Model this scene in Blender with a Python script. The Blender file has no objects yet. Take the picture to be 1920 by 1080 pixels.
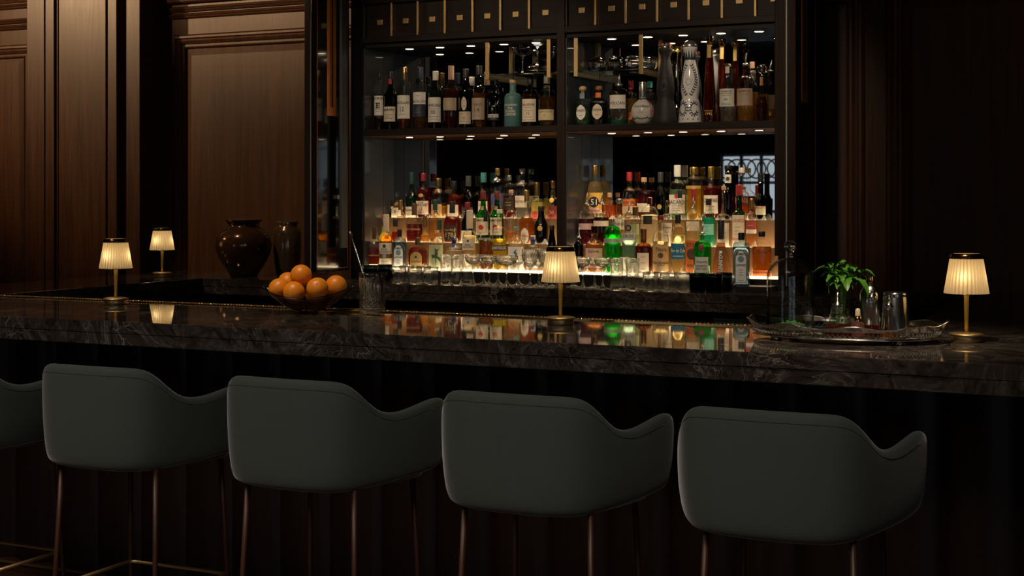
import bpy, bmesh, math, random
from mathutils import Vector, Matrix
random.seed(11)
SC = bpy.context.scene
COL = SC.collection
PI = math.pi
R = math.radians

# ------------------------------------------------------------------ camera
cd = bpy.data.cameras.new('camera'); cam = bpy.data.objects.new('camera', cd); COL.objects.link(cam)
cd.sensor_width = 36.0; cd.lens = 36.0*2750/1920
cd.shift_x = 0.0; cd.shift_y = -174.0/1920
cd.clip_start = .05
cam.location = (0, 0, 1.52); cam.rotation_euler = (R(90), 0, R(26))
SC.camera = cam
# ------------------------------------------------------------------ view, world
SC.view_settings.view_transform = 'Standard'; SC.view_settings.look = 'None'
SC.view_settings.gamma = 1.0; SC.view_settings.use_curve_mapping = False
SC.view_settings.exposure = 0.12
cy = SC.cycles
cy.max_bounces = 14; cy.transmission_bounces = 14; cy.glossy_bounces = 6; cy.diffuse_bounces = 3
cy.transparent_max_bounces = 24; cy.caustics_reflective = True; cy.caustics_refractive = True
cy.sample_clamp_indirect = 4.0; cy.use_denoising = True; cy.blur_glossy = 0.6
W = bpy.data.worlds.new('world'); SC.world = W; W.use_nodes = True
W.node_tree.nodes['Background'].inputs[0].default_value = (.6, .75, 1, 1)
W.node_tree.nodes['Background'].inputs[1].default_value = 0.002

def lamp(name, kind, loc, energy, color, rot=(0, 0, 0), parent=None, **kw):
    l = bpy.data.lights.new(name, kind); l.energy = energy; l.color = color
    for k, v in kw.items(): setattr(l, k, v)
    o = bpy.data.objects.new(name, l); COL.objects.link(o); o.location = loc; o.rotation_euler = rot
    if parent: o.parent = parent
    return o
def aim(o, target):
    o.rotation_euler = (Vector(target)-o.location).to_track_quat('-Z', 'Y').to_euler()
WARM = (1.0, .66, .34); COOL = (.72, .86, 1.0); NEUT = (1.0, .86, .70)
# ceiling spots washing the panelling on the left, spots over the bar top, added wide fill lights above the guests
for loc, tgt, e, ang, rad in (((-8.6, 4.4, 3.35), (-6.6, 7.0, 2.9), 300, 66, .03), ((-7.0, 4.4, 3.35), (-4.9, 7.1, 3.25), 150, 46, .03),
                              ((-4.6, 3.7, 3.40), (-4.3, 4.6, 1.07), 70, 40, .04), ((-3.2, 3.7, 3.40), (-3.1, 4.65, 1.07), 125, 36, .04), ((-1.9, 3.6, 3.40), (-1.9, 4.5, 1.07), 70, 40, .04), ((-.9, 3.6, 3.40), (-1.0, 4.55, 1.07), 230, 34, .04),
                              ((-5.0, 5.2, 3.40), (-4.9, 6.6, 1.07), 60, 40, .04), ((-3.9, 5.0, 3.40), (-3.8, 6.42, 1.0), 55, 40, .04), ((-2.3, 5.0, 3.40), (-2.3, 6.42, 1.0), 55, 40, .04), ((.6, 5.0, 3.40), (-.3, 7.0, 1.9), 9, 60, .04),  # added fill for the back counter and the right wall
                              ((-3.5, 3.7, 3.40), (-3.62, 6.8, 1.80), 150, 36, .06), ((-1.9, 3.7, 3.40), (-2.45, 6.8, 1.80), 150, 36, .06)):  # added frontal fill on the cabinet, standing in for ambient room light
    s = lamp('ceiling_and_fill_spot', 'SPOT', loc, e, (1.0, .62, .32) if tgt[1] > 6.95 else (1.0, .76, .50), spot_size=R(ang), spot_blend=.9, shadow_soft_size=rad); aim(s, tgt)
for loc, e, sz in (((-1.1, 1.3, 3.40), 56, 1.4), ((-4.0, 1.5, 3.40), 56, 1.4)):
    lamp('fill_area', 'AREA', loc, e, NEUT, size=sz, spread=R(115))

# ------------------------------------------------------------------ materials
MAT = {}
def nt(name):
    m = bpy.data.materials.new(name); m.use_nodes = True
    n = m.node_tree; n.nodes.clear()
    out = n.nodes.new('ShaderNodeOutputMaterial'); MAT[name] = m
    return m, n, out
def N(n, t, **kw):
    x = n.nodes.new('ShaderNode'+t)
    for k, v in kw.items():
        if isinstance(k, str) and k.startswith('_'): setattr(x, k[1:], v)
        else: x.inputs[k.replace('__', ' ')].default_value = v
    return x
def L(n, a, b): n.links.new(a, b)
def c4(c): return (c[0], c[1], c[2], 1)
def plain(name, col, rough=.5, metal=0, var=.12, scale=60, bump=.0, coat=0, sheen=0, spec=.5, stretch=None, trans=0):
    m, n, out = nt(name)
    p = N(n, 'BsdfPrincipled'); p.inputs['Metallic'].default_value = metal
    p.inputs['Coat Weight'].default_value = coat; p.inputs['Sheen Weight'].default_value = sheen; p.inputs['Sheen Roughness'].default_value = .32
    p.inputs['Specular IOR Level'].default_value = spec
    tc = N(n, 'TexCoord'); mp = N(n, 'Mapping'); L(n, tc.outputs['Object'], mp.inputs[0])
    if stretch: mp.inputs['Scale'].default_value = stretch
    no = N(n, 'TexNoise', Scale=scale, Detail=4.0); L(n, mp.outputs[0], no.inputs['Vector'])
    mr = N(n, 'MapRange'); L(n, no.outputs[0], mr.inputs[0])
    mr.inputs[3].default_value = 1-var; mr.inputs[4].default_value = 1+var
    mx = N(n, 'MixRGB', _blend_type='MULTIPLY', Fac=1.0); mx.inputs[1].default_value = c4(col); L(n, mr.outputs[0], mx.inputs[2])
    L(n, mx.outputs[0], p.inputs['Base Color'])
    m2 = N(n, 'MapRange'); L(n, no.outputs[0], m2.inputs[0]); m2.inputs[3].default_value = max(0, rough*(1-.15)); m2.inputs[4].default_value = min(1, rough*1.15)
    L(n, m2.outputs[0], p.inputs['Roughness'])
    if bump:
        b = N(n, 'Bump', Strength=bump, Distance=.002); L(n, no.outputs[0], b.inputs['Height']); L(n, b.outputs[0], p.inputs['Normal'])
    L(n, p.outputs[0], out.inputs[0])
    return m
def wood(name, dark, light, rough=.35, axis=2, coat=.15, scale=1.0, spec=.5):
    m, n, out = nt(name)
    p = N(n, 'BsdfPrincipled'); p.inputs['Coat Weight'].default_value = coat; p.inputs['Coat Roughness'].default_value = .25
    p.inputs['Specular IOR Level'].default_value = spec
    tc = N(n, 'TexCoord'); mp = N(n, 'Mapping'); L(n, tc.outputs['Object'], mp.inputs[0])
    sc = [14*scale]*3; sc[axis] = .7*scale; mp.inputs['Scale'].default_value = sc
    n1 = N(n, 'TexNoise', Scale=1.6, Detail=6.0, Distortion=.8); L(n, mp.outputs[0], n1.inputs['Vector'])
    mp2 = N(n, 'Mapping'); L(n, tc.outputs['Object'], mp2.inputs[0]); s2 = [220*scale]*3; s2[axis] = 6*scale; mp2.inputs['Scale'].default_value = s2
    n2 = N(n, 'TexNoise', Scale=1.0, Detail=3.0); L(n, mp2.outputs[0], n2.inputs['Vector'])
    ad = N(n, 'MixRGB', _blend_type='MIX', Fac=.35); L(n, n1.outputs[0], ad.inputs[1]); L(n, n2.outputs[0], ad.inputs[2])
    cr = N(n, 'ValToRGB'); L(n, ad.outputs[0], cr.inputs[0])
    cr.color_ramp.elements[0].position = .32; cr.color_ramp.elements[0].color = c4(dark)
    cr.color_ramp.elements[1].position = .70; cr.color_ramp.elements[1].color = c4(light)
    L(n, cr.outputs[0], p.inputs['Base Color'])
    mr = N(n, 'MapRange'); L(n, n2.outputs[0], mr.inputs[0]); mr.inputs[3].default_value = rough*.8; mr.inputs[4].default_value = rough*1.2
    L(n, mr.outputs[0], p.inputs['Roughness'])
    b = N(n, 'Bump', Strength=.08, Distance=.001); L(n, n2.outputs[0], b.inputs['Height']); L(n, b.outputs[0], p.inputs['Normal'])
    L(n, p.outputs[0], out.inputs[0])
    return m
def marble(name, rough=.07):
    m, n, out = nt(name)
    p = N(n, 'BsdfPrincipled')
    tc = N(n, 'TexCoord')
    w = N(n, 'TexNoise', Scale=2.6, Detail=7.0, Distortion=1.6); L(n, tc.outputs['Object'], w.inputs['Vector'])
    ad = N(n, 'MixRGB', _blend_type='ADD', Fac=.85); L(n, tc.outputs['Object'], ad.inputs[1]); L(n, w.outputs[1], ad.inputs[2])
    a = N(n, 'TexNoise', Scale=4.0, Detail=10.0, Distortion=3.0); L(n, ad.outputs[0], a.inputs['Vector'])
    cr = N(n, 'ValToRGB'); L(n, a.outputs[0], cr.inputs[0]); e = cr.color_ramp.elements
    e[0].position = .33; e[0].color = (.014, .012, .011, 1); e[1].position = .78; e[1].color = (.105, .094, .088, 1)
    x = e.new(.55); x.color = (.040, .034, .031, 1)
    v = N(n, 'TexVoronoi', Scale=3.6, _feature='DISTANCE_TO_EDGE'); L(n, ad.outputs[0], v.inputs['Vector'])
    v2 = N(n, 'TexVoronoi', Scale=9.0, _feature='DISTANCE_TO_EDGE'); L(n, ad.outputs[0], v2.inputs['Vector'])
    msk = N(n, 'TexNoise', Scale=3.0, Detail=3.0); L(n, tc.outputs['Object'], msk.inputs['Vector'])
    r1 = N(n, 'MapRange'); L(n, v.outputs['Distance'], r1.inputs[0]); r1.inputs[1].default_value = 0; r1.inputs[2].default_value = .016; r1.inputs[3].default_value = 1; r1.inputs[4].default_value = 0
    r2 = N(n, 'MapRange'); L(n, v2.outputs['Distance'], r2.inputs[0]); r2.inputs[1].default_value = 0; r2.inputs[2].default_value = .035; r2.inputs[3].default_value = .6; r2.inputs[4].default_value = 0
    mm = N(n, 'MapRange'); L(n, msk.outputs[0], mm.inputs[0]); mm.inputs[1].default_value = .45; mm.inputs[2].default_value = .68
    mxm = N(n, 'Math', _operation='MAXIMUM'); L(n, r1.outputs[0], mxm.inputs[0]); L(n, r2.outputs[0], mxm.inputs[1])
    mul = N(n, 'Math', _operation='MULTIPLY'); L(n, mxm.outputs[0], mul.inputs[0]); L(n, mm.outputs[0], mul.inputs[1])
    mx = N(n, 'MixRGB', _blend_type='MIX'); L(n, mul.outputs[0], mx.inputs[0]); L(n, cr.outputs[0], mx.inputs[1]); mx.inputs[2].default_value = (.28, .26, .245, 1)
    L(n, mx.outputs[0], p.inputs['Base Color']); p.inputs['Roughness'].default_value = rough
    L(n, p.outputs[0], out.inputs[0])
    return m
def shell_glass(name, tint, ior=1.5, rough=.03, body=None, bodyfac=0, edge=.35, refr=0, f0=None, bump=.12):
    """thin blown-glass wall: tinted see-through with a Fresnel gloss"""
    m, n, out = nt(name)
    ge = N(n, 'NewGeometry'); dt = N(n, 'VectorMath', _operation='DOT_PRODUCT'); L(n, ge.outputs['Incoming'], dt.inputs[0]); L(n, ge.outputs['Normal'], dt.inputs[1])
    ab = N(n, 'Math', _operation='ABSOLUTE'); L(n, dt.outputs['Value'], ab.inputs[0]); su = N(n, 'Math', _operation='SUBTRACT'); su.inputs[0].default_value = 1.0; L(n, ab.outputs[0], su.inputs[1])
    pw = N(n, 'Math', _operation='POWER'); L(n, su.outputs[0], pw.inputs[0]); pw.inputs[1].default_value = 4.0
    fr = N(n, 'MapRange'); L(n, pw.outputs[0], fr.inputs[0]); fr.inputs[3].default_value = f0 or ((ior-1)/(ior+1))**2; fr.inputs[4].default_value = .9
    t = N(n, 'BsdfTransparent'); t.inputs[0].default_value = c4(tint)
    g = N(n, 'BsdfGlossy', Roughness=rough)
    no = N(n, 'TexNoise', Scale=25.0, Detail=1.0); b = N(n, 'Bump', Strength=bump, Distance=.004); L(n, no.outputs[0], b.inputs['Height']); L(n, b.outputs[0], g.inputs['Normal'])
    mx = N(n, 'MixShader'); L(n, fr.outputs[0], mx.inputs[0])
    ed = N(n, 'MapRange'); L(n, su.outputs[0], ed.inputs[0]); ed.inputs[1].default_value = .45; ed.inputs[2].default_value = 1.0; ed.inputs[3].default_value = 1.0; ed.inputs[4].default_value = edge
    tm = N(n, 'MixRGB', _blend_type='MULTIPLY', Fac=1.0); tm.inputs[1].default_value = c4(tint); L(n, ed.outputs[0], tm.inputs[2]); L(n, tm.outputs[0], t.inputs[0])
    if refr:
        rf = N(n, 'BsdfRefraction', IOR=1.45, Roughness=.0); L(n, tm.outputs[0], rf.inputs[0]); m0 = N(n, 'MixShader', Fac=refr)
        L(n, t.outputs[0], m0.inputs[1]); L(n, rf.outputs[0], m0.inputs[2]); L(n, m0.outputs[0], mx.inputs[1])
    elif bodyfac:
        d = N(n, 'BsdfDiffuse'); d.inputs[0].default_value = c4(body or tint); m0 = N(n, 'MixShader', Fac=bodyfac)
        L(n, t.outputs[0], m0.inputs[1]); L(n, d.outputs[0], m0.inputs[2]); L(n, m0.outputs[0], mx.inputs[1])
    else: L(n, t.outputs[0], mx.inputs[1])
    L(n, g.outputs[0], mx.inputs[2]); L(n, mx.outputs[0], out.inputs[0])
    return m
def solid_glass(name, tint, ior=1.5, rough=.0):
    m, n, out = nt(name)
    p = N(n, 'BsdfPrincipled', Roughness=rough, IOR=ior); p.inputs['Base Color'].default_value = c4(tint)
    p.inputs['Transmission Weight'].default_value = 1.0
    no = N(n, 'TexNoise', Scale=40.0); b = N(n, 'Bump', Strength=.03, Distance=.002); L(n, no.outputs[0], b.inputs['Height']); L(n, b.outputs[0], p.inputs['Normal'])
    L(n, p.outputs[0], out.inputs[0]); return m
def liquid(name, tint, body, fac=.35):
    fac *= .62
    m, n, out = nt(name)
    r = N(n, 'BsdfRefraction', IOR=1.33, Roughness=.02); r.inputs[0].default_value = c4(tint)
    t = N(n, 'BsdfTransparent'); t.inputs[0].default_value = c4(tint)
    m1 = N(n, 'MixShader', Fac=.30); L(n, r.outputs[0], m1.inputs[1]); L(n, t.outputs[0], m1.inputs[2])
    tl = N(n, 'BsdfTranslucent'); tl.inputs[0].default_value = c4(body)
    df = N(n, 'BsdfDiffuse'); df.inputs[0].default_value = c4(body)
    m2 = N(n, 'MixShader', Fac=.4); L(n, tl.outputs[0], m2.inputs[1]); L(n, df.outputs[0], m2.inputs[2])
    no = N(n, 'TexNoise', Scale=18.0); mr = N(n, 'MapRange'); L(n, no.outputs[0], mr.inputs[0]); mr.inputs[3].default_value = fac*.7; mr.inputs[4].default_value = fac*1.2
    m3 = N(n, 'MixShader'); L(n, mr.outputs[0], m3.inputs[0]); L(n, m1.outputs[0], m3.inputs[1]); L(n, m2.outputs[0], m3.inputs[2])
    L(n, m3.outputs[0], out.inputs[0]); return m
def emit(name, col, s):
    m, n, out = nt(name)
    e = N(n, 'Emission', Strength=s); no = N(n, 'TexNoise', Scale=3.0); mr = N(n, 'MapRange'); L(n, no.outputs[0], mr.inputs[0]); mr.inputs[3].default_value = .95; mr.inputs[4].default_value = 1.05
    mx = N(n, 'MixRGB', _blend_type='MULTIPLY', Fac=1.0); mx.inputs[1].default_value = c4(col); L(n, mr.outputs[0], mx.inputs[2]); L(n, mx.outputs[0], e.inputs[0])
    L(n, e.outputs[0], out.inputs[0]); return m
def shade_mat(name, col):
    m, n, out = nt(name)
    t = N(n, 'BsdfTranslucent'); d = N(n, 'BsdfDiffuse')
    tc = N(n, 'TexCoord'); no = N(n, 'TexNoise', Scale=500.0); L(n, tc.outputs['Object'], no.inputs['Vector'])
    mr = N(n, 'MapRange'); L(n, no.outputs[0], mr.inputs[0]); mr.inputs[3].default_value = .88; mr.inputs[4].default_value = 1.12
    mx = N(n, 'MixRGB', _blend_type='MULTIPLY', Fac=1.0); mx.inputs[1].default_value = c4(col); L(n, mr.outputs[0], mx.inputs[2])
    L(n, mx.outputs[0], t.inputs[0]); L(n, mx.outputs[0], d.inputs[0])
    ms = N(n, 'MixShader', Fac=.35); L(n, t.outputs[0], ms.inputs[1]); L(n, d.outputs[0], ms.inputs[2]); L(n, ms.outputs[0], out.inputs[0]); return m

wood('mahogany', (.036, .0130, .0052), (.105, .043, .0165), .38, 2, coat=.06, spec=.35)
wood('mahogany_rail', (.036, .0130, .0052), (.105, .043, .0165), .38, 0, coat=.06, spec=.35)
wood('dark_wood', (.009, .0050, .0038), (.020, .0105, .0075), .42, 2, coat=0, spec=.25)
wood('ebony_rail', (.008, .0052, .0045), (.018, .0115, .0090), .42, 0, coat=0, spec=.25)
wood('walnut_leg', (.026, .008, .004), (.060, .019, .008), .45, 2, coat=0, spec=.35)
wood('floor_oak', (.030, .015, .008), (.075, .038, .018), .35, 0)
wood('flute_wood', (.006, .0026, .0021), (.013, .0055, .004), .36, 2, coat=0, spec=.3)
marble('marble', .03)
plain('lacquer', (.006, .006, .007), .13, coat=.6, var=.05)
plain('lacquer_side', (.034, .036, .041), .36, coat=.5, var=.12, scale=9, stretch=(6, 6, .6))
plain('black_metal', (.010, .009, .009), .38, metal=.2)
plain('grey_bar', (.055, .060, .068), .45, metal=.3)
plain('inlay_orange', (.58, .20, .055), .30, var=.1)
plain('inlay_line', (.30, .085, .022), .35)
plain('pale_line', (.50, .47, .42), .35, metal=.6)
plain('brass', (.62, .40, .13), .30, metal=1, var=.05, scale=200)
plain('brass_satin', (.58, .41, .20), .42, metal=1, var=.05, scale=200)
plain('brass_pol', (.80, .50, .20), .13, metal=1, var=.03)
plain('brass_dark', (.16, .085, .045), .18, metal=1)
plain('steel', (.68, .68, .68), .18, metal=1, var=.01, scale=3)
plain('brass_gold', (.80, .50, .10), .46, metal=.5, var=.03, scale=4)
plain('silver_pol', (.66, .63, .60), .14, metal=1, var=.05)
plain('riser_cream', (.17, .095, .045), .35, var=.05)
plain('plaster', (.10, .09, .08), .8)
plain('wall_paint', (.05, .035, .025), .6)
plain('velvet', (.042, .051, .050), .85, sheen=.50, spec=.15, var=.10, scale=35, bump=.05)
plain('velvet_seam', (.030, .036, .034), .9, sheen=.4, spec=.1)
plain('glaze_brown', (.085, .038, .015), .16, metal=.5, var=.5, scale=9, coat=.6)
plain('glaze_olive', (.12, .075, .036), .20, metal=.45, var=.5, scale=12, coat=.6)
plain('fridge_blue', (.045, .075, .095), .35, metal=.3)
plain('moss', (.035, .13, .020), .9, var=.5, scale=300, bump=.6)
plain('orange_peel', (.80, .26, .014), .38, var=.10, scale=180, bump=.35)
plain('orange_stem', (.24, .20, .05), .8)
plain('rubber_cream', (.62, .50, .38), .45)
plain('mint_leaf', (.050, .185, .012), .42, var=.30, scale=70, bump=.35)
plain('mint_stem', (.060, .150, .020), .5)
mirror, mn, mo = nt('mirror'); g_ = N(mn, 'BsdfGlossy', Roughness=.012); g_.inputs[0].default_value = (.42, .41, .40, 1)
no_ = N(mn, 'TexNoise', Scale=1.5); mr_ = N(mn, 'MapRange'); L(mn, no_.outputs[0], mr_.inputs[0]); mr_.inputs[3].default_value = .008; mr_.inputs[4].default_value = .02
L(mn, mr_.outputs[0], g_.inputs['Roughness']); L(mn, g_.outputs[0], mo.inputs[0])
shade_mat('shade_cream', (.64, .53, .345))
emit('lens_warm', (1.0, .80, .52), 14.0)
emit('bulb_warm', (1.0, .76, .42), 10.0)
emit('panel_warm', (1.0, .74, .42), 6.5)
emit('daylight', (.78, .90, 1.0), 1.1)
solid_glass('crystal', (.98, .98, .97))

solid_glass('shelf_glass', (.88, .97, .95), 1.5)
shell_glass('smoke_glass', (.16, .20, .21), rough=.05)
shell_glass('olive_glass', (.62, .57, .26), 1.5, .04, edge=.35, refr=.15, f0=.10, bump=0)
shell_glass('thin_glass', (.97, .97, .96), 1.45, .01, edge=.40)
shell_glass('cut_glass', (.97, .97, .96), 1.5, .06, edge=.5, refr=.25, f0=.085, bump=0)
shell_glass('green_tint_glass', (.90, .95, .84), 1.45, .02)
shell_glass('pane_glass', (.95, .97, .97), 1.45, .02)

GL = {}
for k, c in dict(clear=(.965, .97, .955), tealclear=(.70, .88, .84), green=(.055, .40, .09), dkgreen=(.07, .13, .035), dark=(.045, .028, .020),
                 brownglass=(.16, .065, .025), blue=(.58, .70, .78), goldglass=(.30, .20, .05), amberglass=(.66, .36, .11), limegreen=(.10, .74, .14), brownclear=(.62, .34, .12)).items():
    GL[k] = shell_glass('bottle_glass_'+k, c, f0=.065)
for k, c, r in (('teal_op', (.065, .165, .170), .45), ('ceramic', (.62, .60, .57), .22), ('black_op', (.016, .016, .017), .62), ('porcelain', (.80, .81, .84), .10)):
    GL[k] = plain('bottle_body_'+k, c, r, var=.06, scale=20, coat=.5 if k == 'porcelain' else 0)
LQ = {}
for k, t, b, f in (('amber', (.72, .36, .08), (.38, .19, .032), .24), ('ltamber', (.90, .62, .24), (.62, .40, .12), .24), ('brown', (.30, .075, .015), (.20, .05, .012), .30), ('red', (.62, .16, .03), (.32, .075, .016), .24),
                   ('dkred', (.40, .02, .012), (.32, .02, .012), .32), ('orange', (.88, .46, .08), (.55, .29, .045), .24), ('redorange', (.92, .36, .07), (.66, .24, .05), .28), ('gold', (.88, .60, .18), (.78, .48, .12), .28), ('yellowgold', (.93, .66, .10), (.85, .52, .06), .35),
                   ('palegold', (.97, .88, .62), (.90, .70, .38), .22), ('paleyellow', (.97, .90, .42), (.90, .76, .28), .35), ('yellow', (.93, .80, .12), (.82, .62, .05), .42), ('palegreen', (.80, .93, .72), (.50, .66, .42), .18),
                   ('paleclear', (.95, .95, .93), (.80, .72, .58), .12), ('paleaqua', (.74, .92, .84), (.38, .66, .52), .26), ('milky', (.97, .90, .75), (.86, .74, .52), .42), ('dkgreen', (.05, .16, .03), (.03, .10, .02), .30), ('green', (.20, .60, .15), (.10, .40, .05), .30),
                   ('greenl', (.30, .88, .24), (.08, .55, .08), .35), ('lime', (.35, .92, .25), (.12, .70, .08), .42), ('bluel', (.72, .82, .88), (.15, .23, .30), .25), ('plum', (.34, .035, .07), (.26, .03, .06), .35), ('plum2', (.17, .025, .06), (.12, .018, .04), .35), ('plumbrown', (.40, .09, .05), (.28, .06, .035), .32),
                   ('pinkorange', (.95, .62, .32), (.70, .40, .19), .28), ('pink', (.90, .45, .40), (.80, .36, .30), .3), ('teal', (.15, .82, .62), (.06, .60, .42), .45), ('cocoa', (.66, .44, .26), (.46, .27, .14), .50), ('bitters', (.60, .14, .02), (.40, .09, .015), .3)):
    LQ[k] = liquid('liquid_'+k, t, b, f)
PAL = dict(black=(.010, .010, .011), blackbox=(.012, .012, .012), ink=(.020, .018, .018), grey=(.28, .27, .26), dkgrey=(.040, .042, .045), greytx=(.12, .11, .10), white=(.74, .71, .66), cream=(.68, .60, .48), ivory=(.72, .64, .52), beige=(.46, .36, .27), tan=(.52, .33, .17),
           pinktan=(.50, .30, .22), navy=(.020, .030, .060), navytx=(.03, .04, .12), navyneck=(.05, .07, .20), red=(.42, .03, .025), redtx=(.38, .05, .03), wine=(.20, .014, .022), yellowcream=(.58, .50, .30), cork=(.55, .34, .17), bluegrey=(.16, .24, .34), blue=(.10, .25, .45), orange=(.70, .16, .03), paper=(.66, .54, .40),
           brown=(.10, .045, .018), gin=(.66, .72, .76), woodcap=(.09, .045, .024), sage=(.42, .45, .28), leaf=(.040, .085, .025), slate=(.055, .075, .085), bluebird=(.03, .17, .30), gold=(.62, .42, .12), goldtx=(.60, .40, .13), goldneck=(.34, .24, .08), goldlabel=(.42, .28, .10), goldbox=(.60, .40, .18), blacklabel=(.018, .014, .012),
           whitetx=(.80, .78, .73), tealtx=(.06, .36, .36), teal=(.10, .50, .50), tanlabel=(.46, .32, .24), tealcap=(.10, .34, .34), dkgreencap=(.014, .055, .040), bronze=(.22, .14, .06), redlabel=(.42, .06, .04), darkred=(.16, .012, .012), darkdisc=(.02, .03, .05), silverlabel=(.55, .57, .55), silver=(.5, .5, .5), pinkcream=(.72, .46, .36),
           kraft=(.52, .33, .15), bluelabel=(.02, .16, .30), orangelabel=(.62, .15, .03), pinkband=(.62, .42, .40), mint=(.22, .60, .50), coral=(.75, .25, .18), yellowlabel=(.80, .48, .08), ltan=(.60, .44, .30), creamgreen=(.46, .44, .30), goldred=(.50, .24, .06), redwhite=(.62, .12, .10), redblack=(.34, .03, .03), redcap=(.36, .022, .022), tealcork=(.035, .20, .19), copper=(.42, .18, .08),
           cocoa=(.2, .1, .05), rednavy=(.2, .02, .05))
def pal(k):
    nm = 'paint_'+k
    if nm in MAT: return MAT[nm]
    return plain(nm, PAL[k], .55, var=.05, metal=.55 if k in ('gold', 'goldtx', 'goldneck', 'silver') else 0)
CAPM = {}
def capmat(k):
    if k in CAPM: return CAPM[k]
    metal = dict(tan=(.50, .31, .13), goldcap=(.66, .44, .12), dkgold=(.30, .20, .07), silver=(.6, .6, .58), silverlat=(.5, .49, .46), goldtan=(.58, .38, .14), bronze=(.25, .16, .07), steel=(.62, .62, .62), domesilver=(.72, .72, .72), domegold=(.60, .42, .12), domepaint=(.30, .27, .25), goldred=(.55, .36, .10), copper=(.45, .20, .09))
    glassy = dict(glassstop=(.92, .90, .85), glassball=(.92, .90, .86), clearcap=(.86, .84, .78), amberknob=(.30, .12, .03))
    if k in metal: m = plain('cap_'+k, metal[k], .24, metal=.9, var=.04)
    elif k in glassy: m = solid_glass('cap_'+k, glassy[k])
    else:
        c = dict(corktan=(.52, .33, .18), corkbrown=(.26, .10, .04), grey=(.20, .20, .20), greenburg=(.14, .02, .02), pinktan=(.44, .26, .18)).get(k) or PAL[k]
        m = plain('cap_'+k, c, .42, var=.08)
    CAPM[k] = m; return m

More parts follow.
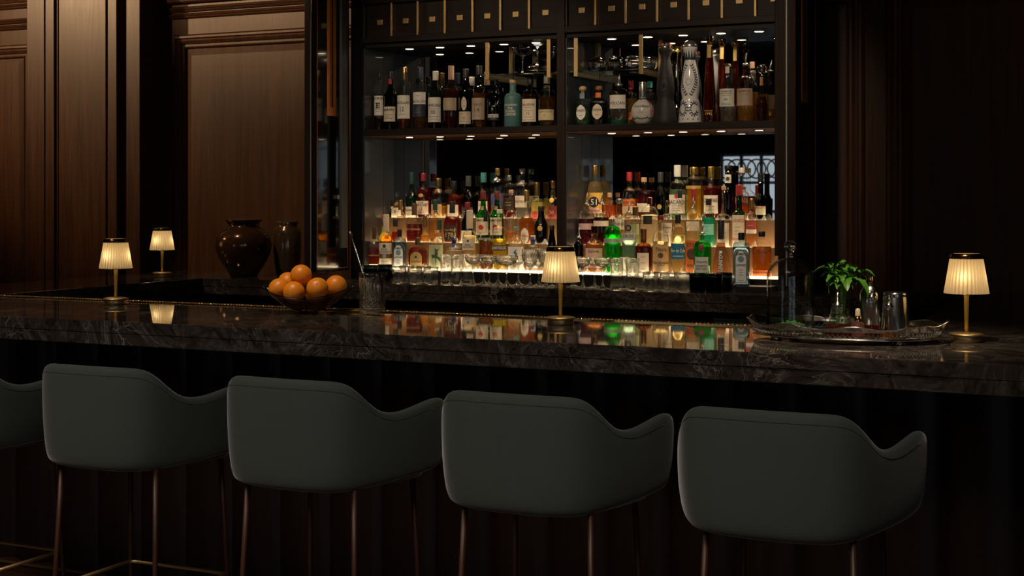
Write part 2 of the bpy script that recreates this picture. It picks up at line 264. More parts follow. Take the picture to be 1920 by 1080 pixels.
# ------------------------------------------------------------------ mesh helpers
class MB:
    def __init__(s): s.v = []; s.f = []; s.m = []; s.s = []
    def add(s, vs, fs, mat=0, smooth=False):
        o = len(s.v); s.v += [tuple(v) for v in vs]
        for f in fs: s.f.append([i+o for i in f]); s.m.append(mat); s.s.append(smooth)
    def box(s, a, b, mat=0, bev=0, rot=None):
        x0, y0, z0 = a; x1, y1, z1 = b
        if bev:
            bm = bmesh.new(); bmesh.ops.create_cube(bm, size=1)
            for v in bm.verts: v.co = Vector(((x0+x1)/2+v.co.x*(x1-x0), (y0+y1)/2+v.co.y*(y1-y0), (z0+z1)/2+v.co.z*(z1-z0)))
            bmesh.ops.bevel(bm, geom=bm.edges[:], offset=bev, segments=2, affect='EDGES', profile=.6)
            bm.verts.index_update(); vs = [v.co.copy() for v in bm.verts]; fs = [[v.index for v in f.verts] for f in bm.faces]; bm.free()
        else:
            vs = [Vector(c) for c in ((x0, y0, z0), (x1, y0, z0), (x1, y1, z0), (x0, y1, z0), (x0, y0, z1), (x1, y0, z1), (x1, y1, z1), (x0, y1, z1))]
            fs = [(0, 3, 2, 1), (4, 5, 6, 7), (0, 1, 5, 4), (1, 2, 6, 5), (2, 3, 7, 6), (3, 0, 4, 7)]
        if rot: vs = [rot @ v for v in vs]
        s.add(vs, fs, mat); return s
    def lathe(s, prof, seg=32, mat=0, n=2.0, dep=1.0, c=(0, 0, 0), ripple=None, smooth=True):
        """prof: list of (radius, z); n/dep: superellipse exponent and depth ratio"""
        base = len(s.v); rings = []
        for r, z in prof:
            if r < 1e-6: rings.append([len(s.v)]); s.v.append((c[0], c[1], c[2]+z)); continue
            ids = []
            for k in range(seg):
                t = 2*PI*k/seg; cs, sn = math.cos(t), math.sin(t)
                if n != 2: cs, sn = math.copysign(abs(cs)**(2/n), cs), math.copysign(abs(sn)**(2/n), sn)
                rr = r*(1+ripple(t, z)) if ripple else r
                ids.append(len(s.v)); s.v.append((c[0]+rr*cs, c[1]+rr*sn*dep, c[2]+z))
            rings.append(ids)
        for a, b in zip(rings, rings[1:]):
            if len(a) == 1 and len(b) == 1: continue
            for k in range(seg):
                k2 = (k+1) % seg
                if len(a) == 1: f = [a[0], b[k2], b[k]]
                elif len(b) == 1: f = [a[k], a[k2], b[0]]
                else: f = [a[k], a[k2], b[k2], b[k]]
                s.f.append(f); s.m.append(mat); s.s.append(smooth)
        return s
    def tube(s, pts, r, seg=10, mat=0, closed=False, cap=True):
        pts = [Vector(p) for p in pts]; n = len(pts); rad = r if isinstance(r, (list, tuple)) else [r]*n
        rings = []; prev = None
        for i, p in enumerate(pts):
            if closed: d = pts[(i+1) % n]-pts[i-1]
            else: d = pts[min(i+1, n-1)]-pts[max(i-1, 0)]
            d.normalize()
            if prev is None: u = d.orthogonal().normalized()
            else:
                u = prev-d*prev.dot(d)
                if u.length < 1e-6: u = d.orthogonal()
                u.normalize()
            prev = u; w = d.cross(u)
            ids = []
            for k in range(seg):
                t = 2*PI*k/seg; q = p+(u*math.cos(t)+w*math.sin(t))*rad[i]; ids.append(len(s.v)); s.v.append(tuple(q))
            rings.append(ids)
        pairs = list(zip(rings, rings[1:]))
        if closed: pairs.append((rings[-1], rings[0]))
        for a, b in pairs:
            for k in range(seg):
                k2 = (k+1) % seg; s.f.append([a[k], a[k2], b[k2], b[k]]); s.m.append(mat); s.s.append(True)
        if cap and not closed:
            s.f.append(rings[0][::-1]); s.m.append(mat); s.s.append(False); s.f.append(rings[-1]); s.m.append(mat); s.s.append(False)
        return s
    def ball(s, c, r, mat=0, seg=20, rings=12, sz=1.0):
        s.lathe([(0 if i in (0, rings) else r*math.sin(PI*i/rings), -r*sz*math.cos(PI*i/rings)) for i in range(rings+1)], seg, mat, c=c); return s
    def data(s, name, mats):
        me = bpy.data.meshes.new(name); me.from_pydata(s.v, [], s.f)
        for m in (mats if isinstance(mats, (list, tuple)) else [mats]): me.materials.append(MAT[m] if isinstance(m, str) else m)
        me.polygons.foreach_set('material_index', s.m); me.polygons.foreach_set('use_smooth', s.s); me.update()
        return me
    def build(s, name, mats, parent=None, loc=(0, 0, 0), fix=True):
        me = s.data(name, mats)
        if fix:
            bm = bmesh.new(); bm.from_mesh(me); bmesh.ops.recalc_face_normals(bm, faces=bm.faces); bm.to_mesh(me); bm.free()
        o = bpy.data.objects.new(name, me); COL.objects.link(o); o.location = loc
        if parent: o.parent = parent
        return o
def tag(o, label=None, cat=None, group=None, kind=None):
    if label: o['label'] = label
    if cat: o['category'] = cat
    if group: o['group'] = group
    if kind: o['kind'] = kind
    return o
def thing(name, loc, label, cat, group=None, rz=0):
    o = bpy.data.objects.new(name, None); COL.objects.link(o); o.location = loc; o.rotation_euler = (0, 0, rz); o.empty_display_size = .05
    return tag(o, label, cat, group)
def struct(o): o['kind'] = 'structure'; return o
def kids(o): return [c for c in bpy.data.objects if c.parent == o]
def copy_tree(o, parent=None):
    c = o.copy(); COL.objects.link(c); c.parent = parent
    for ch in kids(o): copy_tree(ch, c)
    return c
def subsurf(o, n=1):
    m = o.modifiers.new('subsurf', 'SUBSURF'); m.levels = n; m.render_levels = n
    o.data.polygons.foreach_set('use_smooth', [True]*len(o.data.polygons)); return o
def frame_loops(mb, x0, x1, z0, z1, loops, y, mat=0, fill=True, matfill=None):
    """mitred rectangular mouldings on a plane facing -Y: loops = [(inset, rise)]"""
    vs = []
    for i, r in loops: vs += [(x0+i, y-r, z0+i), (x1-i, y-r, z0+i), (x1-i, y-r, z1-i), (x0+i, y-r, z1-i)]
    fs = []
    for k in range(len(loops)-1):
        for q in range(4): fs.append((k*4+q, k*4+(q+1) % 4, k*4+4+(q+1) % 4, k*4+4+q))
    mb.add(vs, fs, mat)
    if fill:
        n = len(vs)-4; mb.add(vs[n:], [(0, 1, 2, 3)], mat if matfill is None else matfill)

# ------------------------------------------------------------------ lettering
TXT = {}
def prepare_text(strings):
    obs = []
    for t in sorted(set(strings)):
        cu = bpy.data.curves.new('lettering', 'FONT'); cu.body = t; cu.resolution_u = 2; cu.align_x = 'CENTER'; cu.size = 1.0; cu.offset = .008
        o = bpy.data.objects.new('lettering', cu); COL.objects.link(o); obs.append((t, o))
    dg = bpy.context.evaluated_depsgraph_get(); dg.update()
    for t, o in obs:
        me = bpy.data.meshes.new_from_object(o.evaluated_get(dg))
        vs = [v.co.copy() for v in me.vertices]; fs = [list(p.vertices) for p in me.polygons]
        x0 = min(v.x for v in vs); x1 = max(v.x for v in vs); y0 = min(v.y for v in vs); y1 = max(v.y for v in vs)
        TXT[t] = ([((v.x-(x0+x1)/2), (v.y-(y0+y1)/2)) for v in vs], fs, x1-x0, y1-y0)
        cu = o.data; bpy.data.objects.remove(o); bpy.data.curves.remove(cu); bpy.data.meshes.remove(me)

# TABLE
BOTTLES = [
('U',-4.1477,6.8600,1.8725,0.0567,0.3112,0.903,0.725,0.621,0.36,'s','clear','brown',0.621,'black','plain',[(0.26, 0.602, 1.15, 'white', [('BOWMORE', 0.86, 0.14, 'ink'), ('12', 0.5, 0.18, 'blackbox'), ('-', 0.3, 0.6, 'grey'), ('-', 0.2, 0.4, 'grey')]), (0.221, 0.255, 1.2, 'black', [])],'clear bottle with white arched label above black band','whisky_bottle',2,1,8,''),
('U',-4.0777,6.8600,1.8725,0.0717,0.3181,0.867,0.775,0.572,0.36,'s','green','dkgreen',0.627,'black','plain',[(0.143, 0.396, 1.15, 'cream', [('Glenfiddich', 0.8, 0.2, 'ink'), ('-', 0.45, 0.6, 'grey'), ('-', 0.3, 0.4, 'grey'), ('-', 0.2, 0.6, 'grey')]), (0.784, 0.871, 0.9, 'red', [])],'green bottle with red neck tag and cream label','whisky_bottle',2,1,8,''),
('U',-3.9902,6.8600,1.8725,0.0778,0.3388,0.796,0.779,0.632,0.36,'round','clear','amber',0.374,'tan','plain',[(0.175, 0.546, 1.15, 'white', [('MACALLAN', 0.68, 0.12, 'ink'), ('12', 0.42, 0.17, 'ink'), ('-', 0.3, 0.3, 'grey'), ('-', 0.18, 0.5, 'grey')])],'clear bottle with tan capsule and tall white label','whisky_bottle',2,1,8,''),
('U',-3.8923,6.8600,1.8725,0.0773,0.3351,0.813,0.787,0.63,0.36,'round','clear','amber',0.193,'navy','plain',[(0.396, 0.592, 1.15, 'white', [('MACALLAN', 0.25, 0.22, 'ink'), ('-', 0.7, 0.3, 'grey')]), (0.197, 0.401, 1.15, 'navy', [('20', 0.6, 0.25, 'greytx'), ('-', 0.35, 0.4, 'grey')])],'clear bottle with navy capsule and white over navy label','whisky_bottle',2,1,8,''),
('U',-3.8000,6.8600,1.8725,0.0775,0.3096,0.841,0.822,0.617,0.38,'s','green','dkgreen',0.598,'white','plain',[(0.116, 0.542, 1.15, 'white', [('LAPHROAIG', 0.68, 0.16, 'ink'), ('10', 0.4, 0.17, 'ink'), ('-', 0.54, 0.5, 'grey'), ('-', 0.22, 0.7, 'grey'), ('-', 0.12, 0.6, 'grey')])],'dark green bottle with white capsule and large white label','whisky_bottle',2,1,8,''),
('U',-3.7054,6.8600,1.8725,0.0817,0.3348,0.777,0.759,0.562,0.36,'s','clear','brown',0.631,'pinktan','plain',[(0.287, 0.484, 1.1, 'beige', [('-', 0.85, 0.8, 'grey'), ('|', 0.45, 0.3, 'goldtx'), ('-', 0.1, 0.7, 'grey')])],'dark amber bottle with pinkish tan capsule and beige label','whisky_bottle',2,1,8,''),
('U',-3.6164,6.8600,1.8725,0.0687,0.3142,0.854,0.836,0.599,0.42,'s','dkgreen','dkgreen',0.572,'dkgrey','plain',[(0.299, 0.526, 0.45, 'cream', [('-', 0.7, 0.5, 'grey'), ('-', 0.3, 0.5, 'grey')]), (0.071, 0.28, 1.15, 'cream', [('LAGAVULIN', 0.85, 0.13, 'goldtx'), ('16', 0.5, 0.2, 'redtx'), ('-', 0.2, 0.7, 'grey')])],'dark bottle with oval cream label above square cream label','whisky_bottle',2,1,8,''),
('U',-3.5378,6.8600,1.8725,0.0764,0.3284,0.852,0.679,0.575,0.4,'round','clear','amber',0.557,'dkgrey','plain',[(0.132, 0.479, 1.15, 'beige', [('OBAN', 0.7, 0.12, 'greytx'), ('14', 0.45, 0.22, 'greytx'), ('-', 0.85, 0.3, 'grey'), ('-', 0.2, 0.5, 'grey')])],'amber bottle with dark grey capsule and beige numbered label','whisky_bottle',2,1,8,''),
('U',-3.4441,6.8600,1.8725,0.0850,0.2527,0.87,0.758,0.601,0.36,'round','dark','brown',0.646,'black','plain',[(0.208, 0.275, 0.75, 'white', [('DALMORE', 0.5, 0.6, 'ink')]), (0.148, 0.204, 0.75, 'black', [('-', 0.5, 0.6, 'grey')])],'near black round-shouldered bottle with silver antlered stag emblem','whisky_bottle',2,1,8,'stag'),
('U',-3.3400,6.8600,1.8725,0.0924,0.2474,0.932,0.727,0.59,0.38,'round','teal_op','',0,'cork','plain',[(0.442, 0.488, 0.85, 'none', [('BRUICHLADDICH', 0.5, 0.8, 'whitetx')]), (0.248, 0.419, 0.7, 'none', [('THE', 0.85, 0.26, 'whitetx'), ('CLASSIC', 0.5, 0.3, 'whitetx'), ('LADDIE', 0.12, 0.3, 'whitetx')])],'opaque teal bottle with white printed lettering','whisky_bottle',2,1,8,''),
('U',-3.2397,6.8600,1.8725,0.0874,0.2664,0.821,0.737,0.569,0.36,'round','clear','brown',0.632,'black','plain',[(0.096, 0.537, 1.0, 'cream', [('BALVENIE', 0.75, 0.1, 'ink'), ('12', 0.38, 0.12, 'ink'), ('-', 0.62, 0.5, 'grey'), ('-', 0.5, 0.6, 'grey'), ('-', 0.2, 0.5, 'grey'), ('-', 0.08, 0.8, 'grey')])],'amber brown bottle with black capsule and tall cream label','whisky_bottle',2,1,8,''),
('U',-3.1356,6.8400,1.8725,0.0878,0.2640,0.832,0.726,0.558,0.38,'round','clear','amber',0.579,'grey','plain',[(0.116, 0.322, 1.15, 'yellowcream', [('GLENKINCHIE', 0.8, 0.17, 'greytx'), ('12', 0.45, 0.2, 'greytx'), ('-', 0.2, 0.6, 'grey')])],'amber bottle with grey capsule and short yellow-cream label','whisky_bottle',2,1,8,''),
('U',-2.9449,6.8600,1.8725,0.0803,0.2023,0.875,0.681,0.546,0.36,'round','tealclear','palegreen',0.427,'corktan','ball',[(0.143, 0.516, 0.62, 'white', [('DonJulio', 0.62, 0.26, 'ink'), ('-', 0.3, 0.4, 'blue')]), (0.681, 0.809, 1.4, 'bluegrey', [])],'squat clear bottle with round tan cork and oval label','tequila_bottle',3,0.8,4,'oval'),
('U',-2.8570,6.8600,1.8725,0.0868,0.2002,0.88,0.701,0.551,0.36,'round','brownglass','brown',0.446,'corkbrown','ball',[(0.147, 0.536, 0.62, 'cream', [('DonJulio', 0.62, 0.26, 'ink'), ('-', 0.3, 0.4, 'orange')]), (0.701, 0.829, 1.4, 'orange', [])],'squat dark brown bottle with orange neck band and oval label','tequila_bottle',3,0.8,8,'oval'),
('U',-2.7481,6.8600,1.8725,0.0953,0.2205,0.892,0.838,0.73,0.36,'round','clear','paleclear',0.473,'steel','pour',[(0.365, 0.676, 1.0, 'white', [('VOLCAN', 0.4, 0.22, 'ink'), ('-', 0.18, 0.5, 'grey')])],'clear bottle with steel pourer, white label and teal base','tequila_bottle',2,1,8,'tealbase'),
('UB',-2.7314,6.9850,1.8725,0.0725,0.2316,0.804,0.765,0.635,0.35,'round','clear','gold',0.609,'redblack','plain',[(0.139, 0.296, 1.0, 'orange', [])],'golden bottle with red and black cap behind the clear one','tequila_bottle',2,1,8,''),
('U',-2.6211,6.8600,1.8725,0.1159,0.2132,0.64,0.612,0.584,0.3,'ball','ceramic','',0,'silverlat','plain',[(0.196, 0.473, 0.75, 'none', [('Grand Mayan', 0.78, 0.24, 'navytx'), ('-', 0.5, 0.4, 'grey'), ('-', 0.38, 0.3, 'grey'), ('-', 0.25, 0.4, 'grey')])],'spherical white ceramic bottle with blue lettering and silver neck','tequila_bottle',2,1,14,'mayan'),
('UB',-2.6305,6.9850,1.8725,0.0661,0.2234,0.86,0.806,0.618,0.4,'round','clear','paleclear',0.484,'teal','plain',[],'clear bottle with teal cap behind the spherical bottle','tequila_bottle',2,1,8,''),
('U',-2.5004,6.8600,1.8725,0.1150,0.4074,0.866,1.248,1.248,0.3,'azul','black_op','',0,'domepaint','dome',[],'matt black hourglass decanter with painted dome stopper','tequila_decanter',2,1,8,'agave'),
('UB',-2.4860,6.9850,1.8725,0.0893,0.3989,0.873,1.306,1.306,0.3,'azul','goldglass','',0,'domegold','dome',[],'dark gold hourglass decanter behind the matt black one','tequila_decanter',2,1,8,''),
('U',-2.3687,6.8500,1.8725,0.1163,0.4092,0.896,1.223,1.223,0.3,'azul','porcelain','',0,'domesilver','dome',[],'white hourglass decanter with painted blue leaves and silver dome','tequila_decanter',2,1,8,'leaves'),
('U',-2.2725,6.8600,1.8725,0.0626,0.4300,0.899,1.155,1.155,0.32,'taper','amberglass','amber',0.805,'amberknob','knob',[(0.091, 0.152, 0.7, 'none', [('DON JULIO', 0.7, 0.35, 'goldtx'), ('1942', 0.2, 0.5, 'goldtx')]), (0.738, 0.892, 0.7, 'goldneck', [])],'front tall tapering amber bottle with glass foot and gold neck strip','tequila_bottle',3,0.8,8,''),
('UB',-2.2425,6.9650,1.8725,0.0592,0.4265,0.905,1.187,1.187,0.32,'taper','amberglass','amber',0.83,'amberknob','knob',[(0.748, 0.905, 0.7, 'goldneck', [])],'second tall tapering amber bottle, behind the front one','tequila_bottle',3,0.8,8,''),
('UB',-2.1808,6.9850,1.8725,0.0561,0.4115,0.922,1.227,1.227,0.32,'taper','amberglass','amber',0.858,'amberknob','knob',[(0.751, 0.929, 0.7, 'goldneck', [])],'third tall tapering amber bottle, behind the round-shouldered pair','tequila_bottle',3,0.8,8,''),
('U',-2.1793,6.8600,1.8725,0.0806,0.2845,0.97,0.798,0.626,0.32,'round','clear','paleclear',0.312,'paper','plain',[(0.268, 0.571, 1.1, 'white', [('CASAMIGOS', 0.85, 0.1, 'ink'), ('-', 0.72, 0.8, 'grey'), ('-', 0.62, 0.6, 'grey'), ('Blanco', 0.15, 0.14, 'tealtx'), ('#', 0.45, 0.22, 'teal')]), (0.838, 0.996, 0.9, 'cream', [])],'clear bottle with white label, green agave print and paper neck','tequila_bottle',2,1,2,''),
('U',-2.0902,6.8600,1.8725,0.0847,0.2896,0.941,0.773,0.605,0.32,'round','clear','gold',0.298,'steel','pour',[(0.269, 0.555, 1.1, 'tanlabel', [('CASAMIGOS', 0.85, 0.1, 'ink'), ('-', 0.72, 0.8, 'grey'), ('-', 0.62, 0.6, 'grey'), ('#', 0.45, 0.2, 'teal')])],'pale gold bottle with steel pourer and tan label','tequila_bottle',2,1,2,''),
('UB',-2.0953,6.9850,1.8725,0.0640,0.3017,0.898,0.773,0.609,0.36,'round','clear','gold',0.503,'pinktan','plain',[],'pale bottle with pinkish capsule behind the one with pourer','tequila_bottle',2,1,8,''),
('U',-2.0197,6.8900,1.8725,0.0543,0.2738,0.858,0.607,0.524,0.3,'ball','clear','brown',0.44,'glassball','ball',[(0.649, 0.795, 1.2, 'copper', [])],'round decanter with glass ball stopper at the shelf end','tequila_decanter',2,1,8,''),
('T1',-4.1412,6.7970,1.1312,0.0697,0.2169,0.705,0.673,0.561,0.33,'round','clear','red',0.497,'woodcap','plain',[(0.02, 0.08, 0.7, 'white', [('-', 0.5, 0.6, 'grey')]), (0.24, 0.353, 0.9, 'none', [('WOODFORD RESERVE', 0.5, 0.4, 'goldtx')])],'broad flat bottle of deep red bourbon with wooden cap','bourbon_bottle',3.5,0.55,14,''),
('T1',-4.0682,6.7970,1.1312,0.0725,0.2856,0.673,0.644,0.456,0.4,'round','clear','orange',0.601,'paper','plain',[(0.032, 0.468, 1.2, 'cream', [('BASIL', 0.72, 0.1, 'ink'), ("HAYDEN'S", 0.6, 0.1, 'ink'), ('o', 0.86, 0.16, 'dkgrey'), ('-', 0.2, 0.5, 'grey'), ('-', 0.12, 0.6, 'grey')]), (0.178, 0.257, 1.35, 'brown', [('o', 0.5, 1.0, 'grey')])],'orange bourbon bottle with paper neck and brown belted label','bourbon_bottle',2,1,14,''),
('T1',-3.9843,6.7970,1.1312,0.0678,0.2057,0.806,0.773,0.639,0.34,'round','blue','bluel',0.639,'black','plain',[(0.054, 0.589, 0.72, 'gin', [('BOMBAY', 0.86, 0.11, 'ink'), ('SAPPHIRE', 0.42, 0.1, 'ink'), ('o', 0.64, 0.26, 'bluegrey'), ('-', 0.28, 0.4, 'grey'), ('-', 0.18, 0.4, 'grey'), ('-', 0.1, 0.4, 'grey')])],'square pale blue gin bottle with white bordered label','gin_bottle',4,0.9,16,''),
('T1',-3.8737,6.7970,1.1312,0.1039,0.1637,0.77,0.708,0.499,0.25,'round','clear','red',0.687,'dkgold','plain',[(0.02, 0.52, 0.55, 'goldlabel', [('Crown Royal', 0.4, 0.13, 'navytx'), ('^', 0.7, 0.2, 'navy'), ('-', 0.2, 0.5, 'grey')])],'squat cut-glass bottle of red whisky with arched gold label','whisky_bottle',2.6,0.7,14,'arch'),
('T1',-3.7583,6.7970,1.1312,0.0801,0.2025,0.933,0.816,0.614,0.3,'round','clear','palegold',0.665,'cork','plain',[(0.028, 0.631, 1.2, 'sage', [('s', 0.5, 0.8, 'leaf')])],'bottle with sage label showing a curled green plume','gin_bottle',2,1,14,''),
('T1',-3.6528,6.7970,1.1312,0.0945,0.1753,0.892,0.738,0.507,0.3,'round','clear','paleclear',0.565,'steel','pour',[(0.661, 0.969, 1.0, 'navyneck', [])],'wide clear decanter bottle with navy ribbon at its neck','vodka_bottle',2,1,12,''),
('T1',-3.5614,6.7970,1.1312,0.0792,0.3120,0.688,0.656,0.462,0.4,'round','clear','palegold',0.57,'paper','plain',[(0.329, 0.527, 1.0, 'cream', [('BASIL', 0.45, 0.16, 'ink'), ("HAYDEN'S", 0.25, 0.16, 'ink'), ('o', 0.78, 0.2, 'dkgrey')])],'pale gold whiskey bottle with long paper neck and cream label','whisky_bottle',2,1,14,''),
('T1',-3.4672,6.7970,1.1312,0.0748,0.3085,0.818,0.732,0.558,0.3,'s','clear','amber',0.483,'black','plain',[(0.489, 0.563, 1.1, 'none', [('HOCHSTADTER', 0.5, 0.7, 'whitetx')])],'sloping clear bottle half full of brown rye with black stopper','whisky_bottle',2,1,14,''),
('T1',-3.3866,6.7970,1.1312,0.0784,0.3161,0.937,0.716,0.632,0.34,'round','clear','yellow',0.516,'white','plain',[(0.327, 0.415, 1.2, 'slate', [('CHARTREUSE', 0.5, 0.5, 'whitetx')])],'yellow liqueur bottle with white cap and slate name band','liqueur_bottle',2,1,16,''),
('T1',-3.2891,6.7970,1.1312,0.0886,0.2273,0.942,0.767,0.593,0.33,'round','clear','milky',0.622,'tealcap','plain',[(0.026, 0.549, 1.1, 'white', [('s', 0.75, 0.3, 'bluebird'), ('o', 0.2, 0.16, 'gold')])],'milky white bottle with teal neck and blue bird label','rum_bottle',2,1,14,''),
('T1',-3.1956,6.7970,1.1312,0.0657,0.1835,0.885,0.742,0.599,0.36,'round','clear','paleclear',0.527,'white','plain',[(0.742, 0.957, 1.1, 'navyneck', []), (0.097, 0.527, 1.1, 'white', [('-', 0.6, 0.6, 'navy'), ('-', 0.3, 0.4, 'grey')])],'clear bottle with navy and white neck ribbon','vodka_bottle',2,1,14,''),
('T1',-3.0895,6.7970,1.1312,0.0405,0.2357,0.903,0.861,0.612,0.6,'s','dark','brown',0.584,'black','plain',[],'slim near-black bottle with black cap beside the centre post','liqueur_bottle',2,1,14,''),
('T2',-4.1458,6.9070,1.2622,0.0605,0.1521,0.88,0.38,0.149,0.5,'s','clear','paleyellow',0.588,'redwhite','plain',[],'pale yellow glowing bottle with red and white cap','liqueur_bottle',2,1,8,''),
('T2',-4.0755,6.9070,1.2622,0.0462,0.1288,0.674,0.565,0.348,0.55,'s','clear','red',0.457,'black','plain',[],'slim red bottle with black capsule','bitters_bottle',2,1,8,''),
('T2',-3.9564,6.9070,1.2622,0.0897,0.2145,0.702,0.669,0.475,0.3,'round','clear','plumbrown',0.475,'woodcap','plain',[(0.28, 0.41, 0.9, 'none', [('WOODFORD', 0.5, 0.35, 'goldtx')])],'broad bottle with purplish brown whiskey below a clear shoulder','bourbon_bottle',3,0.6,14,''),
('T2',-3.8903,6.9070,1.2622,0.0485,0.1495,0.592,0.546,0.222,0.45,'s','clear','ltamber',0.314,'tan','plain',[],'pale amber bottle with tan neck foil','whisky_bottle',2,1,8,''),
('T2',-3.8286,6.9070,1.2622,0.0677,0.2341,0.758,0.676,0.469,0.36,'round','clear','ltamber',0.499,'dkgreencap','plain',[],'light amber round-shouldered bottle with dark green cap','whisky_bottle',2,1,8,''),
('T2',-3.7864,6.8790,1.2622,0.0357,0.1278,0.57,0.49,0.221,0.5,'s','clear','palegold',0.275,'dkgreencap','plain',[(0.02, 0.275, 1.1, 'cream', [])],'small pale bottle with dark green cap','liqueur_bottle',2,1,8,''),
('T2',-3.7236,6.9070,1.2622,0.0924,0.2240,0.724,0.694,0.464,0.3,'round','clear','red',0.648,'black','plain',[(0.071, 0.424, 0.72, 'blacklabel', [('Evan Williams', 0.72, 0.16, 'goldtx'), ('1783', 0.4, 0.3, 'goldtx'), ('-', 0.15, 0.5, 'gold')])],'square red bourbon bottle with black and gold label','bourbon_bottle',3.5,0.7,14,''),
('T2',-3.6321,6.9070,1.2622,0.0656,0.2207,0.83,0.783,0.474,0.4,'s','dkgreen','dkgreen',0.412,'wine','plain',[(0.02, 0.319, 1.1, 'cream', [('-', 0.6, 0.5, 'red'), ('-', 0.3, 0.6, 'grey')])],'dark green bottle with wine red capsule and cream label','wine_bottle',2,1,8,''),
('T2',-3.5385,6.9070,1.2622,0.0734,0.2786,0.842,0.72,0.512,0.38,'s','green','green',0.72,'greenburg','plain',[(0.171, 0.5, 1.15, 'cream', [('JAMESON', 0.82, 0.18, 'ink'), ('o', 0.45, 0.3, 'red'), ('-', 0.15, 0.6, 'grey')]), (0.647, 0.72, 0.6, 'bronze', [])],'green whiskey bottle with burgundy neck band and crested cream label','whiskey_bottle',2,1,8,''),
('T2',-3.4565,6.9070,1.2622,0.0703,0.2786,0.842,0.721,0.515,0.38,'s','green','green',0.721,'greenburg','plain',[(0.175, 0.502, 1.15, 'cream', [('JAMESON', 0.82, 0.18, 'ink'), ('o', 0.45, 0.3, 'red'), ('-', 0.15, 0.6, 'grey')]), (0.648, 0.721, 0.6, 'bronze', [])],'matching green whiskey bottle beside the yellow liqueur','whiskey_bottle',2,1,8,''),
('T2',-3.3737,6.9070,1.2622,0.0619,0.2852,0.941,0.634,0.445,0.36,'round','clear','ltamber',0.233,'cork','plain',[(0.115, 0.351, 1.1, 'none', [('HERITAGE', 0.7, 0.2, 'redtx'), ('REC', 0.35, 0.2, 'redtx')])],'slender clear bottle with cork top and red printing','rum_bottle',2,1,8,''),
('T2',-3.2828,6.9070,1.2622,0.0817,0.2850,0.796,0.519,0.378,0.3,'round','clear','orange',0.495,'goldcap','plain',[(0.02, 0.307, 0.55, 'ivory', [('Cointreau', 0.5, 0.14, 'redtx'), ('-', 0.3, 0.5, 'grey')])],'round-bodied orange liqueur bottle with gold capsule and oval label','liqueur_bottle',2,1,8,''),
('T2',-3.2002,6.9070,1.2622,0.0720,0.2003,0.874,0.774,0.474,0.45,'s','dark','brown',0.341,'black','plain',[(0.358, 0.508, 0.7, 'none', [('o', 0.5, 0.9, 'gold')])],'black bottle with gold oval seal','liqueur_bottle',2,1,14,''),
('T3',-4.1582,7.0150,1.3922,0.0357,0.1033,0.655,0.586,0.172,0.5,'s','dkgreen','dkgreen',0.172,'black','plain',[(0.517, 0.641, 1.0, 'cream', [])],'dark green bottle with cream collar','wine_bottle',2,1,8,''),
('T3',-4.1269,7.0150,1.3922,0.0611,0.1446,0.853,0.607,0.411,0.32,'round','clear','ltamber',0.322,'glassstop','plain',[(0.02, 0.411, 1.05, 'cream', [('k', 0.6, 0.4, 'ink')])],'faceted clear bottle with glass stopper and brushed characters','whisky_bottle',2.4,1,8,''),
('T3',-4.0763,6.9650,1.3922,0.0423,0.1022,0.462,0.394,0.187,0.6,'s','clear','amber',0.118,'goldtan','plain',[],'amber bottle with gold foil neck','whisky_bottle',2,1,8,''),
('T3',-4.0353,7.0150,1.3922,0.0664,0.2534,0.743,0.646,0.409,0.38,'s','green','green',0.576,'dkgreencap','plain',[(0.02, 0.255, 1.1, 'cream', [('Glenfiddich', 0.7, 0.2, 'ink'), ('-', 0.3, 0.6, 'grey')])],'tall green whisky bottle with dark green capsule','whisky_bottle',2,1,8,''),
('T3',-3.9616,7.0150,1.3922,0.0803,0.2480,0.83,0.702,0.503,0.36,'round','clear','dkred',0.688,'wine','plain',[(0.092, 0.39, 1.1, 'cream', [('THE', 0.88, 0.14, 'ink'), ('GLENLIVET', 0.7, 0.2, 'ink'), ('15', 0.4, 0.25, 'redtx'), ('-', 0.15, 0.5, 'grey')]), (0.469, 0.554, 0.35, 'gold', [])],'red whisky bottle with wine capsule and gold medallion','whisky_bottle',2,1,8,''),
('T3',-3.8677,7.0150,1.3922,0.0826,0.2207,0.787,0.724,0.502,0.4,'round','clear','gold',0.311,'dkgold','plain',[(0.02, 0.359, 0.8, 'goldbox', [('A', 0.5, 0.4, 'ink')])],'clear rounded bottle with dark capsule and gold label','whisky_bottle',2,1,8,''),
('T3',-3.7699,7.0150,1.3922,0.0724,0.2049,0.796,0.643,0.473,0.38,'round','clear','red',0.643,'black','plain',[(0.02, 0.371, 1.0, 'cream', [('-', 0.7, 0.6, 'grey'), ('-', 0.5, 0.6, 'grey')])],'red amber bottle with black capsule and cream label','whisky_bottle',2,1,8,''),
('T3',-3.6826,7.0150,1.3922,0.0721,0.2323,0.761,0.716,0.448,0.4,'s','dkgreen','dkgreen',0.597,'dkgrey','plain',[(0.02, 0.269, 1.0, 'dkgrey', [('-', 0.6, 0.6, 'cream')])],'dark green bottle with charcoal capsule and dark label','whisky_bottle',2,1,8,''),
('T3',-3.5907,7.0150,1.3922,0.0579,0.2490,0.792,0.723,0.529,0.5,'s','clear','red',0.474,'tealcork','plain',[(0.114, 0.385, 1.1, 'cream', [('GLEN', 0.7, 0.2, 'ink')])],'clear necked bottle with teal capsule behind green bottle','whisky_bottle',2,1,8,''),
('T3',-3.5075,7.0150,1.3922,0.0675,0.2725,0.861,0.811,0.609,0.36,'round','clear','paleclear',0.509,'goldcap','plain',[(0.282, 0.483, 1.1, 'navyneck', [])],'cut crystal bottle with gold capsule and navy slanted label','whisky_bottle',3,0.8,8,''),
